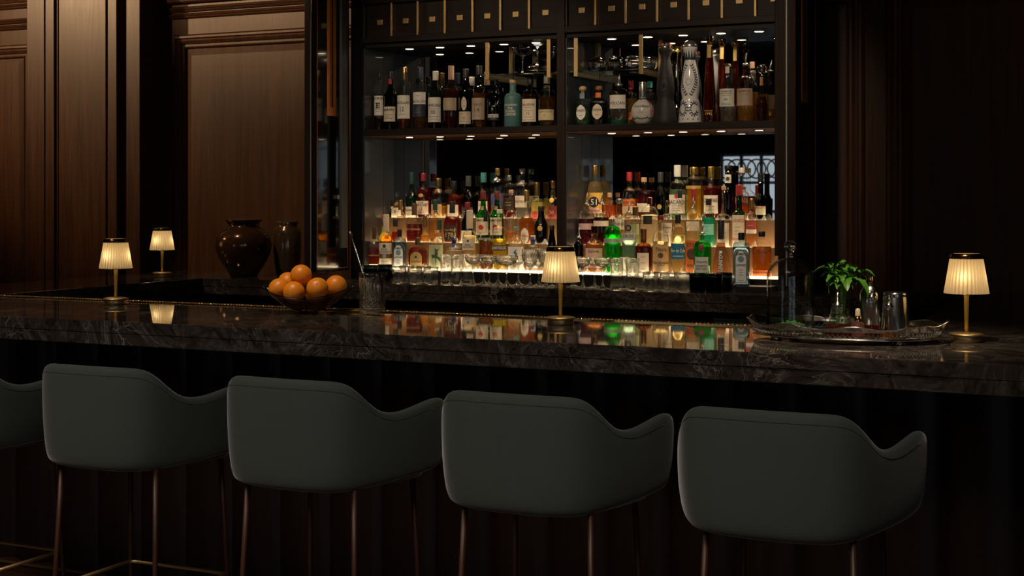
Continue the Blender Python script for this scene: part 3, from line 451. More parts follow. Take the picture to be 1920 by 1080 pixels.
('T3',-3.4371,7.0150,1.3922,0.0626,0.2343,0.883,0.825,0.65,0.36,'round','clear','dkred',0.533,'silver','plain',[(0.212, 0.489, 1.1, 'blacklabel', [('-', 0.6, 0.7, 'gold'), ('-', 0.4, 0.7, 'gold')])],'clear shouldered bottle with dark slanted label over red','whisky_bottle',3,0.8,8,''),
('T3',-3.3605,7.0150,1.3922,0.0683,0.2679,0.936,0.733,0.593,0.42,'round','clear','paleclear',0.441,'clearcap','plain',[(0.237, 0.466, 1.1, 'cream', [('PLATINUM', 0.5, 0.3, 'ink')])],'tall square clear bottle with cream slanted label','whisky_bottle',3.5,0.9,8,''),
('T3',-3.2741,7.0150,1.3922,0.0664,0.1960,0.637,0.568,0.395,0.4,'round','clear','paleyellow',0.464,'dkgold','plain',[(0.02, 0.222, 1.0, 'redlabel', [('-', 0.5, 0.5, 'gold')])],'pale yellow bottle with dark neck band and red label','liqueur_bottle',2,1,8,''),
('T3',-3.1819,7.0150,1.3922,0.0620,0.2038,0.861,0.58,0.348,0.36,'round','clear','dkred',0.348,'copper','plain',[(0.02, 0.348, 1.05, 'darkred', [('30', 0.5, 0.3, 'goldtx')]), (0.431, 0.563, 0.5, 'gold', [])],'dark red bottle with copper stopper and gold seal','whisky_bottle',2,1,8,''),
('T1',-2.9410,6.7970,1.1312,0.0498,0.1864,0.928,0.874,0.729,0.4,'s','dark','brown',0.693,'steel','pour',[],'small black bottle with steel pourer beside the centre post','liqueur_bottle',2,1,16,''),
('T1',-2.8550,6.7970,1.1312,0.0897,0.2342,0.843,0.7,0.557,0.36,'round','clear','pinkorange',0.629,'amberknob','plain',[(0.114, 0.529, 1.2, 'pinkcream', [('Zaliwta', 0.85, 0.14, 'ink')])],'pink orange bottle with amber neck and pale pink label','liqueur_bottle',2,1,16,''),
('T1',-2.7563,6.7970,1.1312,0.0851,0.2717,0.89,0.878,0.706,0.24,'round','limegreen','lime',0.706,'silver','plain',[(0.559, 0.638, 1.4, 'silver', [])],'bright green ribbed liqueur bottle with silver band','liqueur_bottle',2,1,14,''),
('T1',-2.6708,6.7970,1.1312,0.0715,0.3120,0.947,0.926,0.83,0.28,'round','clear','paleaqua',0.533,'steel','pour',[(0.533, 0.644, 1.2, 'silverlabel', [('CIROC', 0.6, 0.45, 'ink')]), (0.673, 0.779, 0.45, 'darkdisc', [('o', 0.5, 0.5, 'grey')])],'clear aqua vodka bottle with dark round emblem and pourer','vodka_bottle',2,1,18,''),
('T1',-2.5911,6.7970,1.1312,0.0817,0.2235,0.691,0.676,0.573,0.36,'round','brownclear','amber',0.602,'copper','plain',[(0.027, 0.47, 0.7, 'ivory', [('-', 0.8, 0.4, 'orange'), ('-', 0.5, 0.4, 'orange'), ('-', 0.2, 0.4, 'grey')])],'squat amber bottle with copper neck and narrow ivory label','liqueur_bottle',3,0.8,14,''),
('T1',-2.5024,6.7970,1.1312,0.0799,0.2899,0.921,0.74,0.559,0.36,'round','clear','palegold',0.559,'wine','plain',[(0.028, 0.492, 1.25, 'kraft', [("Tito's", 0.86, 0.14, 'ink'), ('Handmade', 0.38, 0.12, 'ink'), ('VODKA', 0.28, 0.06, 'ink'), ('o', 0.64, 0.2, 'brown'), ('-', 0.18, 0.6, 'grey'), ('-', 0.1, 0.6, 'grey')])],'cream vodka bottle with kraft label and wine red capsule','vodka_bottle',2,1,20,''),
('T1',-2.4126,6.7970,1.1312,0.0717,0.2937,0.856,0.823,0.667,0.36,'round','clear','palegold',0.656,'black','plain',[(0.263, 0.523, 1.2, 'bluelabel', [('Flor de Caña', 0.55, 0.22, 'whitetx'), ('-', 0.2, 0.7, 'white')])],'pale rum bottle with slanted blue label and black capsule','rum_bottle',2,1,20,''),
('T1',-2.3388,6.7970,1.1312,0.0675,0.3233,0.986,0.769,0.609,0.24,'round','clear','palegold',0.529,'steel','pour',[(0.063, 0.529, 1.2, 'orangelabel', [('USTINO', 0.85, 0.12, 'ink'), ('o', 0.55, 0.36, 'brown'), ('VODKA', 0.18, 0.08, 'ink')])],'pale bottle with tall orange portrait label and pourer','vodka_bottle',2,1,14,''),
('T1',-2.2626,6.7220,1.1312,0.0857,0.2187,0.912,0.795,0.62,0.28,'round','limegreen','greenl',0.649,'steel','pour',[(0.088, 0.43, 0.8, 'silverlabel', [('Tanqueray', 0.68, 0.18, 'ink'), ('LONDON', 0.42, 0.13, 'ink'), ('DRY GIN', 0.24, 0.13, 'ink')]), (0.576, 0.713, 0.34, 'wine', [])],'emerald green gin bottle with silver label and red seal','gin_bottle',2,1,12,''),
('T1',-2.1937,6.7970,1.1312,0.0964,0.2692,0.654,2.17,2.17,0.3,'bell','clear','cocoa',0.594,'black','plain',[(0.045, 0.475, 0.22, 'black', [])],'bell-shaped liqueur bottle with long black neck and vertical lettering','liqueur_bottle',2,1,14,'vert:McGUINNESS'),
('SL',-2.0521,6.6650,1.0968,0.0799,0.2472,0.861,0.835,0.734,0.34,'round','blue','bluel',0.734,'black','plain',[(0.062, 0.658, 0.62, 'gin', [('BOMBAY', 0.9, 0.085, 'ink'), ('SAPPHIRE', 0.55, 0.08, 'ink'), ('o', 0.74, 0.2, 'bluegrey'), ('-', 0.4, 0.4, 'grey'), ('-', 0.32, 0.4, 'grey'), ('-', 0.24, 0.4, 'grey'), ('-', 0.06, 0.5, 'grey')])],'square sapphire blue gin bottle with white arched label','gin_bottle',4,0.9,14,''),
('T1',-1.9923,6.7970,1.1312,0.0936,0.2168,0.883,0.81,0.663,0.33,'round','clear','orange',0.663,'black','plain',[(0.02, 0.151, 1.0, 'orangelabel', [('BULLEIT BOURBON', 0.6, 0.28, 'ink'), ('-', 0.3, 0.6, 'grey')]), (0.502, 0.605, 0.8, 'none', [('BULLEIT', 0.5, 0.7, 'brown')])],'amber bourbon flask with black stopper and orange base label','bourbon_bottle',3,0.6,14,''),
('T2',-2.9454,6.9070,1.2622,0.0791,0.2196,0.953,0.814,0.658,0.3,'round','clear','plum',0.627,'steel','pour',[(0.379, 0.519, 1.3, 'pinkband', [])],'plum coloured bottle with pale slanted band','liqueur_bottle',2,1,8,''),
('T2',-2.8616,6.9070,1.2622,0.0814,0.2266,0.94,0.79,0.641,0.3,'round','clear','plum2',0.641,'steel','pour',[(0.446, 0.566, 1.3, 'ivory', [])],'dark purple bottle with ivory slanted band and pourer','liqueur_bottle',2,1,8,''),
('T2',-2.7639,6.9070,1.2622,0.0621,0.2403,0.916,0.691,0.579,0.5,'s','clear','palegold',0.467,'silverlat','plain',[(0.354, 0.579, 1.1, 'cream', [('ANNE', 0.5, 0.3, 'ink')])],'pale bottle with silver neck and cream label','liqueur_bottle',2,1,8,''),
('T2',-2.6774,6.9070,1.2622,0.0470,0.2001,0.782,0.732,0.564,0.6,'s','clear','palegreen',0.564,'bronze','plain',[(0.296, 0.564, 1.1, 'sage', [])],'pale green bottle with bronze cap','gin_bottle',2,1,8,''),
('T2',-2.6017,6.9070,1.2622,0.0949,0.2471,0.859,0.824,0.594,0.26,'round','clear','milky',0.649,'clearcap','plain',[(0.459, 0.635, 0.5, 'blacklabel', [])],'large round-shouldered clear bottle with small black label','vodka_bottle',2,1,8,''),
('T2',-2.5070,6.9070,1.2622,0.0570,0.2306,0.885,0.726,0.553,0.36,'round','clear','palegold',0.496,'bronze','plain',[(0.02, 0.519, 1.25, 'cream', [('Cunningham', 0.8, 0.14, 'greytx'), ('-', 0.6, 0.6, 'grey'), ('-', 0.45, 0.6, 'grey')])],'clear bottle with large cream label in script','gin_bottle',3,0.9,8,''),
('T2',-2.4412,6.9070,1.2622,0.0529,0.2836,0.86,0.685,0.545,0.4,'s','clear','palegold',0.452,'navy','plain',[],'slender pale bottle with navy capsule','vodka_bottle',2,1,8,''),
('T2',-2.3704,6.9070,1.2622,0.0738,0.2901,0.796,0.625,0.466,0.3,'round','clear','palegold',0.444,'redcap','plain',[(0.285, 0.444, 1.0, 'cream', [('-', 0.6, 0.5, 'red')])],'clear shouldered bottle with bright red capsule','rum_bottle',2,1,8,''),
('T2',-2.2927,6.9070,1.2622,0.0682,0.2408,0.864,0.728,0.619,0.4,'round','clear','teal',0.619,'black','plain',[(0.265, 0.483, 1.0, 'mint', [('-', 0.6, 0.6, 'white')])],'mint teal bottle with black capsule','liqueur_bottle',2,1,8,''),
('T2',-2.2156,6.9070,1.2622,0.0640,0.3028,0.942,0.558,0.429,0.3,'round','clear','pinkorange',0.3,'cork','plain',[(0.02, 0.403, 1.1, 'cream', [('o', 0.9, 0.2, 'coral'), ('-', 0.6, 0.5, 'grey'), ('-', 0.4, 0.5, 'grey')])],'slim long-necked bottle with cork and coral dot label','liqueur_bottle',2,1,8,''),
('T2',-2.1387,6.9070,1.2622,0.0637,0.3091,0.832,0.632,0.527,0.44,'s','green','green',0.548,'redcap','plain',[(0.02, 0.523, 1.15, 'cream', [('LUXARDO', 0.82, 0.1, 'redtx'), ('MARASCHINO', 0.25, 0.07, 'redtx'), ('-', 0.62, 0.5, 'grey'), ('-', 0.5, 0.5, 'grey'), ('-', 0.4, 0.5, 'grey')])],'green liqueur bottle with red capsule and tall cream label','liqueur_bottle',2,1,8,''),
('T2',-2.0744,6.9070,1.2622,0.0544,0.2410,0.825,0.731,0.57,0.4,'round','clear','pinkorange',0.544,'goldcap','plain',[(0.382, 0.544, 1.1, 'redlabel', [('-', 0.5, 0.5, 'white')]), (0.302, 0.382, 1.1, 'white', [])],'round clear bottle with gold cap and red flowered label','liqueur_bottle',2,1,8,''),
('T3',-2.9436,7.0150,1.3922,0.0829,0.2839,0.788,0.715,0.557,0.36,'round','clear','palegold',0.703,'goldred','plain',[(0.119, 0.496, 1.15, 'yellowlabel', [('o', 0.55, 0.52, 'black'), ('51', 0.55, 0.28, 'whitetx'), ('w', 0.14, 0.26, 'pinkcream'), ('Cachaça', 0.14, 0.15, 'redtx')])],'tall bottle with yellow label and black numbered disc','cachaca_bottle',2,1,14,''),
('T3',-2.8617,7.0150,1.3922,0.0577,0.1409,0.829,0.732,0.512,0.36,'round','clear','redorange',0.537,'cork','plain',[],'red orange bottle with cork cap','bitters_bottle',2,1,8,''),
('T3',-2.7514,7.0150,1.3922,0.0724,0.2466,0.82,0.668,0.529,0.38,'round','clear','ltamber',0.446,'redcap','plain',[(0.302, 0.432, 1.1, 'orangelabel', [('MONTENEGRO', 0.5, 0.4, 'ink')]), (0.142, 0.294, 1.1, 'ltan', [])],'clear shouldered bottle with red capsule and orange label','liqueur_bottle',2,1,8,''),
('T3',-2.6728,7.0150,1.3922,0.0720,0.2189,0.891,0.705,0.565,0.36,'round','clear','dkred',0.596,'cork','plain',[(0.193, 0.394, 1.1, 'cream', [('-', 0.5, 0.5, 'grey')])],'dark red bottle with cork stopper and cream label','vermouth_bottle',2,1,8,''),
('T3',-2.5827,7.0150,1.3922,0.0663,0.2454,0.793,0.738,0.477,0.4,'s','dark','brown',0.449,'dkgrey','plain',[(0.201, 0.366, 1.0, 'none', [('o', 0.5, 0.6, 'gold')])],'near black bottle with charcoal capsule','liqueur_bottle',2,1,8,''),
('T3',-2.4936,7.0150,1.3922,0.0834,0.2798,0.791,0.731,0.587,0.38,'round','clear','palegreen',0.563,'white','plain',[(0.13, 0.466, 1.2, 'white', [('BACARDI', 0.6, 0.22, 'ink'), ('o', 0.92, 0.24, 'red'), ('-', 0.4, 0.6, 'grey'), ('-', 0.28, 0.5, 'grey'), ('-', 0.15, 0.5, 'grey')])],'clear green rum bottle with white capsule and red disc','rum_bottle',2,1,14,''),
('T3',-2.4054,7.0150,1.3922,0.0789,0.2696,0.856,0.831,0.707,0.5,'round','clear','yellowgold',0.658,'goldcap','plain',[(0.596, 0.645, 1.2, 'gold', [])],'golden bottle with broad gold cap','tequila_bottle',2,1,8,''),
('T3',-2.3160,7.0150,1.3922,0.0745,0.2715,0.775,0.652,0.554,0.4,'round','clear','dkred',0.64,'goldcap','plain',[(0.137, 0.468, 1.15, 'ivory', [('CAMPARI', 0.72, 0.26, 'ink'), ('-', 0.4, 0.5, 'red'), ('-', 0.2, 0.5, 'grey')])],'dark red bitter bottle with gold capsule and ivory label','liqueur_bottle',2,1,14,''),
('T3',-2.2269,7.0150,1.3922,0.0582,0.2761,0.928,0.616,0.473,0.6,'s','dark','brown',0.473,'black','plain',[(0.684, 0.832, 1.2, 'cream', [('o', 0.5, 0.5, 'dkgreencap')]), (0.185, 0.401, 1.0, 'none', [])],'black bottle with cream neck label','liqueur_bottle',2,1,8,''),
('T3',-2.1571,7.0150,1.3922,0.0686,0.2636,0.907,0.595,0.495,0.36,'s','clear','redorange',0.47,'cream','plain',[(0.32, 0.457, 1.2, 'navy', [('APEROL', 0.5, 0.6, 'orange')])],'orange aperitif bottle with navy name label','liqueur_bottle',2,1,14,''),
('T3',-2.0616,7.0150,1.3922,0.0524,0.2353,0.833,0.582,0.415,0.5,'s','dark','brown',0.415,'black','plain',[(0.137, 0.318, 1.15, 'creamgreen', [('BAILEYS', 0.85, 0.3, 'redtx')])],'dark cream-liqueur bottle with pastoral label beside the door','liqueur_bottle',2,1,14,''),
]
prepare_text([d[0] for b in BOTTLES for l in b[16] for d in l[4] if len(d[0]) > 1 or d[0] == 'A'] + ['McGUINNESS'])

# ------------------------------------------------------------------ bottle builder
def profile(zs, zn, rn, cv, zc):
    """glass outline, radius and height both as fractions"""
    if cv == 'azul':
        return [(0, 0), (.96, 0), (1, .01), (.97, .06), (.88, .16), (.78, .26), (.68, .30), (.72, .335), (.78, .39), (.77, .46), (.70, .56), (.58, .66), (.46, .745), (.41, .79), (.44, .83), (.60, .885), (.64, .90), (.60, .91), (0, .91)]
    if cv == 'taper':
        return [(0, 0), (.94, 0), (1, .015), (.99, .10), (.90, .30), (.74, .52), (.56, .72), (.42, .86), (.38, .90), (.38, zc), (0, zc)]
    if cv == 'bell':
        return [(0, 0), (.92, 0), (1, .02), (1, .07), (.93, .16), (.76, .30), (.58, .44), (.44, .55), (.34, .62), (.32, .66), (.30, .98), (0, .98)]
    if cv == 'ball':
        p = [(0, 0), (.45, 0)]; zt = zs
        for i in range(1, 14):
            a = -1.10+ (1.10+1.22)*i/14
            p.append((max(rn, math.cos(a)), zt*(.47+.53*math.sin(a))/1.0))
        return p+[(rn, zt*1.01), (rn, zc), (0, zc)]
    p = [(0, 0), (.90, 0), (1, .022), (1, zs*.5), (1, zs)]
    for i in range(1, 9):
        k = i/8
        if cv == 'round': r = rn+(1-rn)*math.sqrt(max(0, 1-k**2.1)); z = zs+(zn-zs)*k
        else: s = k*k*(3-2*k); r = 1-(1-rn)*s; z = zs+(zn-zs)*k
        p.append((r, z))
    zc2 = max(zn+.02, zc)
    return p+[(rn*.96, (zn+zc2)/2), (rn*.96, zc2+.01), (0, zc2+.01)]
def rad_at(p, z):
    best = None
    for (r0, z0), (r1, z1) in zip(p, p[1:]):
        if z1 > z0 and z0 <= z <= z1:
            best = r0+(r1-r0)*(z-z0)/(z1-z0); 
            if r0 > 0 and r1 > 0: return best
    return best if best else p[2][0]
SHAPES = {
 's': [(.30, 1), (.10, .86), (-.02, .98), (.02, .72), (-.22, .58), (-.16, .40), (.10, .26), (.02, .0), (.34, .18), (.36, .40), (.16, .52), (.20, .68), (.10, .78)],
 '#': [(-.5, .0), (-.44, .32), (-.34, .1), (-.30, .62), (-.16, .16), (-.06, .9), (.06, .18), (.18, .72), (.26, .16), (.40, .5), (.5, .0)],
 '^': [(-.5, 0), (-.46, .4), (-.25, .85), (0, 1), (.25, .85), (.46, .4), (.5, 0), (.2, .25), (-.2, .25)],
 'k': [(-.3, 1), (-.1, .95), (.05, .6), (.35, .75), (.1, .5), (.3, .1), (0, .38), (-.35, 0), (-.12, .5), (-.4, .55), (-.08, .62)],
 'w': [(-.75, 0), (.75, 0), (.75, 1), (-.75, 1)],
 '|': [(-.18, 0), (.18, 0), (.18, 1), (-.18, 1)]}
ORD = ['first', 'second', 'third', 'fourth', 'fifth', 'sixth', 'seventh', 'eighth', 'ninth', 'tenth', 'eleventh', 'twelfth', 'thirteenth', 'fourteenth']
def make_bottle(spec, label, group):
    (row, x, y, zb, w, h, zc, zn, zs, rn, cv, glass, liq, fill, cap, ct, labels, desc, noun, n, dep, rot, sp) = spec
    a = w/2; dp = dep if n > 2.2 else 1.0; nn = n
    root = thing(noun, (x, y, zb), label, 'bottle', group, R(rot))
    if cv == 'ball': zs = zs
    P = profile(zs, zn, rn, cv, zc)
    def radius(z): return rad_at(P, z/h)*a
    neckround = n > 2.2
    def pt(s, z, off):
        """front surface point at arc offset s, height z"""
        r = radius(z)+off
        if n <= 2.2: t = s/max(r, .004); return (r*math.sin(t), -r*math.cos(t), z)
        xx = max(-.985, min(.985, s/r)); return (s, -r*dp*(1-abs(xx)**nn)**(1/nn)-off*.5, z)
    body = MB(); body.lathe([(r*a, z*h) for r, z in P], 40, n=nn, dep=dp)
    body.build('glass_body' if glass not in ('ceramic', 'porcelain', 'black_op', 'teal_op') else 'body', GL[glass], root)
    if liq:
        q = []
        top = min(fill, P[-1][1]-.02)
        for r, z in P:
            if z >= top: break
            q.append((max(0, r*a*.93-.0008), max(.008, z*h)))
        q.append((max(0, radius(top*h)*.93-.0008), top*h)); q.append((0, top*h))
        m = MB(); m.lathe(q, 32, n=nn, dep=dp); m.build('liquid', LQ[liq], root)
    # stopper
    m = MB(); rc = rad_at(P, P[-2][1]-.001)*a; z0 = P[-1][1]*h-.004; cm = capmat(cap)
    kd = dp if n > 2.2 else 1
    if ct == 'plain':
        zc_ = min(zc*h, z0+.004); R_ = max(rc*1.12, .011)
        m.lathe([(R_*.98, zc_), (R_, zc_+.002), (R_, h-.003), (R_*.93, h), (0, h)], 28, n=2, dep=kd if kd > .75 else 1)
        m.lathe([(R_*1.04, h-.012), (R_*1.04, h-.009)], 28)
        nm = 'cap'
    elif ct == 'ball':
        hh = h-z0; R_ = hh*.52
        m.lathe([(rc*.8, z0-.01), (rc*.8, z0+hh*.1), (R_*.9*1.35, z0+hh*.16), (R_*1.42, z0+hh*.45), (R_*1.25, z0+hh*.8), (R_*.7, h*.999), (0, h)], 28); nm = 'stopper'
    elif ct == 'pour':
        m.lathe([(rc*1.0, z0), (rc*1.25, z0+.002), (rc*1.25, z0+.010), (.006, z0+.014)], 20)
        m.tube([(0, 0, z0+.012), (.001, -.002, z0+.03), (.006, -.008, z0+.062)], [.0055, .004, .0028], 10); nm = 'pourer'
    elif ct == 'dome':
        hh = h-.905*h; R_ = .60*a
        m.lathe([(R_*.95, .902*h), (R_*1.03, .915*h), (R_*1.0, .915*h+hh*.25), (R_*.80, .91*h+hh*.65), (R_*.45, h*.992), (0, h)], 32); nm = 'stopper'
    elif ct == 'knob':
        hh = h-z0; R_ = rc*1.5
        m.lathe([(rc*1.1, z0-.004), (R_, z0+hh*.12), (rc*1.15, z0+hh*.3), (R_*1.12, z0+hh*.6), (R_, z0+hh*.85), (0, h)], 24); nm = 'stopper'
    o = m.build(nm, cm, root)
    if cap == 'domepaint':
        d = MB()
        for i in range(10):
            t = 2*PI*i/10; zz = .955*h
            d.ball((math.cos(t)*.60*a*.80, math.sin(t)*.60*a*.80, zz), .008, i % 3, 8, 6)
        d.build('painted_dots', [pal('red'), pal('orange'), pal('bluegrey')], o)
    # labels
    for li, (f0, f1, hw, paper, decor) in enumerate(labels):
        lo_ = li*.0016
        z0, z1 = f0*h, f1*h; zm = (z0+z1)/2; S = radius(zm)*hw
        if n > 2.2: S = min(S, radius(zm)*.93)
        mats = []; m = MB()
        def mi(k):
            mm = pal(k)
            if mm not in mats: mats.append(mm)
            return mats.index(mm)
        shape = 'rect'
        if sp == 'oval' and paper in ('white', 'cream') and decor: shape = 'oval'
        if sp == 'arch' or (paper == 'gin'): shape = 'arch'
        if hw <= .55 and paper in ('cream', 'ivory', 'gold', 'wine', 'darkdisc', 'bronze') and not (paper == 'ivory' and hw == .7): shape = 'oval'
        def paper_patch(k, grow, off):
            nx, nz = 14, 6; vs = []
            for j in range(nz+1):
                v = j/nz; zz = zm+(v-.5)*((z1-z0)+2*grow)
                for i in range(nx+1):
                    u = i/nx*2-1; ss = S+grow
                    if shape == 'oval': ss *= math.sqrt(max(.02, 1-(2*v-1)**2*.97))
                    if shape == 'arch' and v > .72: ss *= math.sqrt(max(.05, 1-((v-.72)/.30)**2))
                    vs.append(pt(u*ss, zz, off+lo_))
            m.add(vs, [(j*(nx+1)+i, j*(nx+1)+i+1, (j+1)*(nx+1)+i+1, (j+1)*(nx+1)+i) for j in range(nz) for i in range(nx)], mi(k), True)
        if paper != 'none':
            if paper in ('gin', 'goldlabel'): paper_patch('ink' if paper == 'gin' else 'gold', .0028, .0008)
            paper_patch(paper, 0, .0013)
        LH = z1-z0
        for d in decor:
            key = d[0]
            if key == '-':
                zz = z0+d[1]*LH; hw2 = S*d[2]*.9; t = max(.0006, min(.0014, LH*.018)); nb = 8
                vs = [pt(hw2*(i/nb*2-1), zz+sg*t, .0019+lo_) for sg in (-1, 1) for i in range(nb+1)]
                m.add(vs, [(i, i+1, nb+2+i, nb+1+i) for i in range(nb)], mi(d[3])); continue
            zc_, hh, kc = z0+d[1]*LH, d[2]*LH, d[3]
            if key == 'o':
                ra = min(hh/2, S*.95); ky = 1 if hh/2 <= S else hh/2/ra
                vs = [pt(0, zc_, .0019+lo_)]+[pt(ra*q/4*math.cos(2*PI*i/24), zc_+ra*ky*q/4*math.sin(2*PI*i/24), .0019+lo_) for q in range(1, 5) for i in range(24)]
                fs = [(0, 1+i, 1+(i+1) % 24) for i in range(24)]+[(1+q*24+i, 25+q*24+i, 25+q*24+(i+1) % 24, 1+q*24+(i+1) % 24) for q in range(3) for i in range(24)]
                m.add(vs, fs, mi(kc))
            elif key == 'w':
                b = [pt((i/12*2-1)*S*.9, zc_+v*hh/2, .0017+lo_) for v in (-1, 1) for i in range(13)]; m.add(b, [(i, i+1, 14+i, 13+i) for i in range(12)], mi(kc))
            elif key in SHAPES and not (key == 'A'):
                pl = SHAPES[key]; cx_ = sum(p[0] for p in pl)/len(pl); cz = sum(p[1] for p in pl)/len(pl); sc = min(hh, S*1.9)
                k = len(pl); c0 = (cx_*.6, cz)
                vs = [pt(c0[0]*sc, zc_+(c0[1]-.5)*hh, .0018+lo_)]+[pt((c0[0]+(px-c0[0])*q/3)*sc, zc_+(c0[1]+(pz-c0[1])*q/3-.5)*hh, .0018+lo_) for q in (1, 2, 3) for px, pz in pl]
                fs = [(0, 1+i, 1+(i+1) % k) for i in range(k)]+[(1+q*k+i, 1+(q+1)*k+i, 1+(q+1)*k+(i+1) % k, 1+q*k+(i+1) % k) for q in range(2) for i in range(k)]
                m.add(vs, fs, mi(kc))
            elif key in TXT:
                vs, fs, tw, th = TXT[key]; sc = hh/max(th, .3); wmax = S*1.86
                sx = min(sc, wmax/tw); sc = min(sc, sx*1.5)
                if kc == 'blackbox':
                    b = [pt((i/8*2-1)*S*.38, zc_+v*hh*.8, .0017+lo_) for v in (-1, 1) for i in range(9)]; m.add(b, [(i, i+1, 10+i, 9+i) for i in range(8)], mi('blackbox'))
                m.add([pt(vx*sx, zc_+vy*sc, .0023+lo_) for vx, vy in vs], fs, mi('whitetx' if kc == 'blackbox' else kc))
        if m.v:
            nm = 'label' if paper != 'none' else 'printed_lettering'
            if not decor and hw > .8: nm = 'neck_band' if z0 > .6*h else 'label_band'
            m.build(nm, mats, root, fix=False)
    # special decoration
    if sp == 'stag':
        m = MB(); zz = .42*h
        for sg in (-1, 1):
            for (sx, sz, ex, ez) in ((0, 0, .55, .10), (.30, .05, .42, .20), (.55, .10, .80, .26), (.45, .08, .78, .05)):
                m.tube([pt(sg*(sx+(ex-sx)*k/4)*a, zz+(sz+(ez-sz)*k/4)*h*.55, .003) for k in range(5)], .0022, 6)
        m.tube([pt(0, zz+.01, .003), pt(0, zz-.02, .004), pt(0, zz-.035, .003)], [.006, .007, .002], 8)
        m.build('stag_emblem', 'silver_pol', root)
    if sp == 'tealbase':
        m = MB(); m.lathe([(0, .003), (a*.86, .003), (a*.9, .012), (a*.8, .024), (0, .03)], 32)
        m.build('coloured_base', LQ['teal'], root)
    if sp == 'mayan':
        m = MB()
        for k in range(26):
            t = -1.2+2.4*k/25
            for zz in (.14*h, .60*h):
                m.ball(pt(t*radius(zz), zz+random.uniform(-.004, .004), .0005), .0028, 0, 6, 4)
        for k in range(30):
            zz = .20*h+random.random()*.32*h; m.ball(pt(random.uniform(.82, 1.35)*radius(zz), zz, .0003), random.uniform(.0018, .0036), k % 3 and 0 or 1, 6, 4)
        m.build('painted_pattern', [pal('navy'), pal('red')], root)
    if sp == 'agave':
        m = MB(); zz = .47*h
        for k in range(7):
            t = R(-60+20*k); m.tube([pt(math.sin(t)*.002, zz-.012, .001), pt(math.sin(t)*.012, zz-.012+math.cos(t)*.026, .002)], [.0022, .0006], 6)
        m.tube([pt(math.cos(2*PI*i/28)*.021, zz+math.sin(2*PI*i/28)*.036, .0006) for i in range(28)], .0014, 6, closed=True)
        m.build('embossed_emblem', GL['black_op'], root)
    if sp == 'leaves':
        m = MB()
        def leaf(s, z, ang, ln):
            vs = [(0, 0), (.3, .22), (.7, .20), (1, 0), (.7, -.20), (.3, -.22)]
            ca, sa = math.cos(ang), math.sin(ang)
            q = [pt(s+(u*ca-v*sa)*ln, z+(u*sa+v*ca)*ln, .0012) for u, v in vs]; m.add(q, [(0, 1, 2, 3, 4, 5)], 0)
        def vine(fn, k):
            for i in range(k):
                u = i/k; s, z = fn(u); s2, z2 = fn(u+.01); an = math.atan2(z2-z, s2-s)
                for sg in (-1, 1): leaf(s, z, an+sg*.75, .0135)
        for sg in (-1, 1):
            vine(lambda u: (sg*(.010+.030*math.sin(u*PI)), (.33+.38*u)*h), 13)
            vine(lambda u: (sg*(.030+.021*math.cos(u*2*PI*.85+.6)), (.17+.075*math.sin(u*2*PI*.85+.6))*h), 12)
        for k in range(-2, 3): leaf(k*.026-.004, .035*h, .8, .011)
        for k in range(-3, 4):
            b = [pt((k-.5)*.0135, .765*h, .0013), pt((k+.5)*.0135, .765*h, .0013), pt(k*.0135, .875*h, .0013)]
            m.add(b, [(0, 1, 2)], 0)
        nb = 24; vs = [pt((i/nb*2-1)*1.4*radius(zz*h), zz*h, .0012) for zz in (.755, .785) for i in range(nb+1)]
        m.add(vs, [(i, i+1, nb+2+i, nb+1+i) for i in range(nb)], 0)
        m.tube([pt(math.cos(2*PI*i/28)*.019, .49*h+math.sin(2*PI*i/28)*.032, .0006) for i in range(28)], .0012, 6, closed=True, mat=1)
        for i in range(12): leaf(.010*math.cos(i*PI/6), .49*h+.012*math.sin(i*PI/6), i*PI/6, .007)
        m.build('painted_leaves', [pal('navy'), GL['porcelain']], root, fix=False)
    if sp.startswith('vert:'):
        vs, fs, tw, th = TXT[sp[5:]]; m = MB(); z0, z1 = labels[0][0]*h, labels[0][1]*h; sc = (z1-z0)*.9/tw; s2 = .018/th
        m.add([pt(vy*s2, (z0+z1)/2-vx*sc, .003) for vx, vy in vs], fs, 0); m.build('printed_lettering', pal('whitetx'), root, fix=False)
    return root
# ------------------------------------------------------------------ room shell
XL, XR, YF, YB, ZT = -9.6, 3.2, -5.2, 7.12, 3.45
def sbox(name, a, b, mat, bev=0): return struct(MB().box(a, b, 0, bev).build(name, mat))
sbox('floor', (XL-.1, YF-.1, -.1), (XR+.1, YB+.2, 0), 'floor_oak')
sbox('ceiling', (XL-.1, YF-.1, ZT), (XR+.1, YB+.2, ZT+.1), 'plaster')
sbox('wall_back', (XL-.1, YB, 0), (XR+.1, YB+.12, ZT), 'mahogany')
sbox('wall_left', (XL-.12, YF, 0), (XL, YB, ZT), 'wall_paint')
RY, RZ = (-4.9, -1.1), (.70, 2.75)
m = MB(); m.box((XR, YF, 0), (XR+.12, RY[0], ZT)); m.box((XR, RY[1], 0), (XR+.12, YB, ZT)); m.box((XR, RY[0], 0), (XR+.12, RY[1], RZ[0])); m.box((XR, RY[0], RZ[1]), (XR+.12, RY[1], ZT)); struct(m.build('wall_right', 'wall_paint'))
m = MB()
for i in range(7):
    y = RY[0]+(RY[1]-RY[0])*i/6; m.box((XR+.03, y-.022, RZ[0]), (XR+.08, y+.022, RZ[1]))
for z in (RZ[0]+.02, 2.2, RZ[1]-.02): m.box((XR+.03, RY[0], z-.022), (XR+.08, RY[1], z+.022))
f = struct(m.build('window_3', 'black_metal')); MB().box((XR+.05, RY[0], RZ[0]), (XR+.058, RY[1], RZ[1])).build('pane', 'pane_glass', f)  # window added to give the cabinet side panels a cool sheen
sbox('exterior_daylight', (XR+.5, YF-.3, .2), (XR+.55, -.6, 3.2), 'daylight')  # daylight panel outside the added window
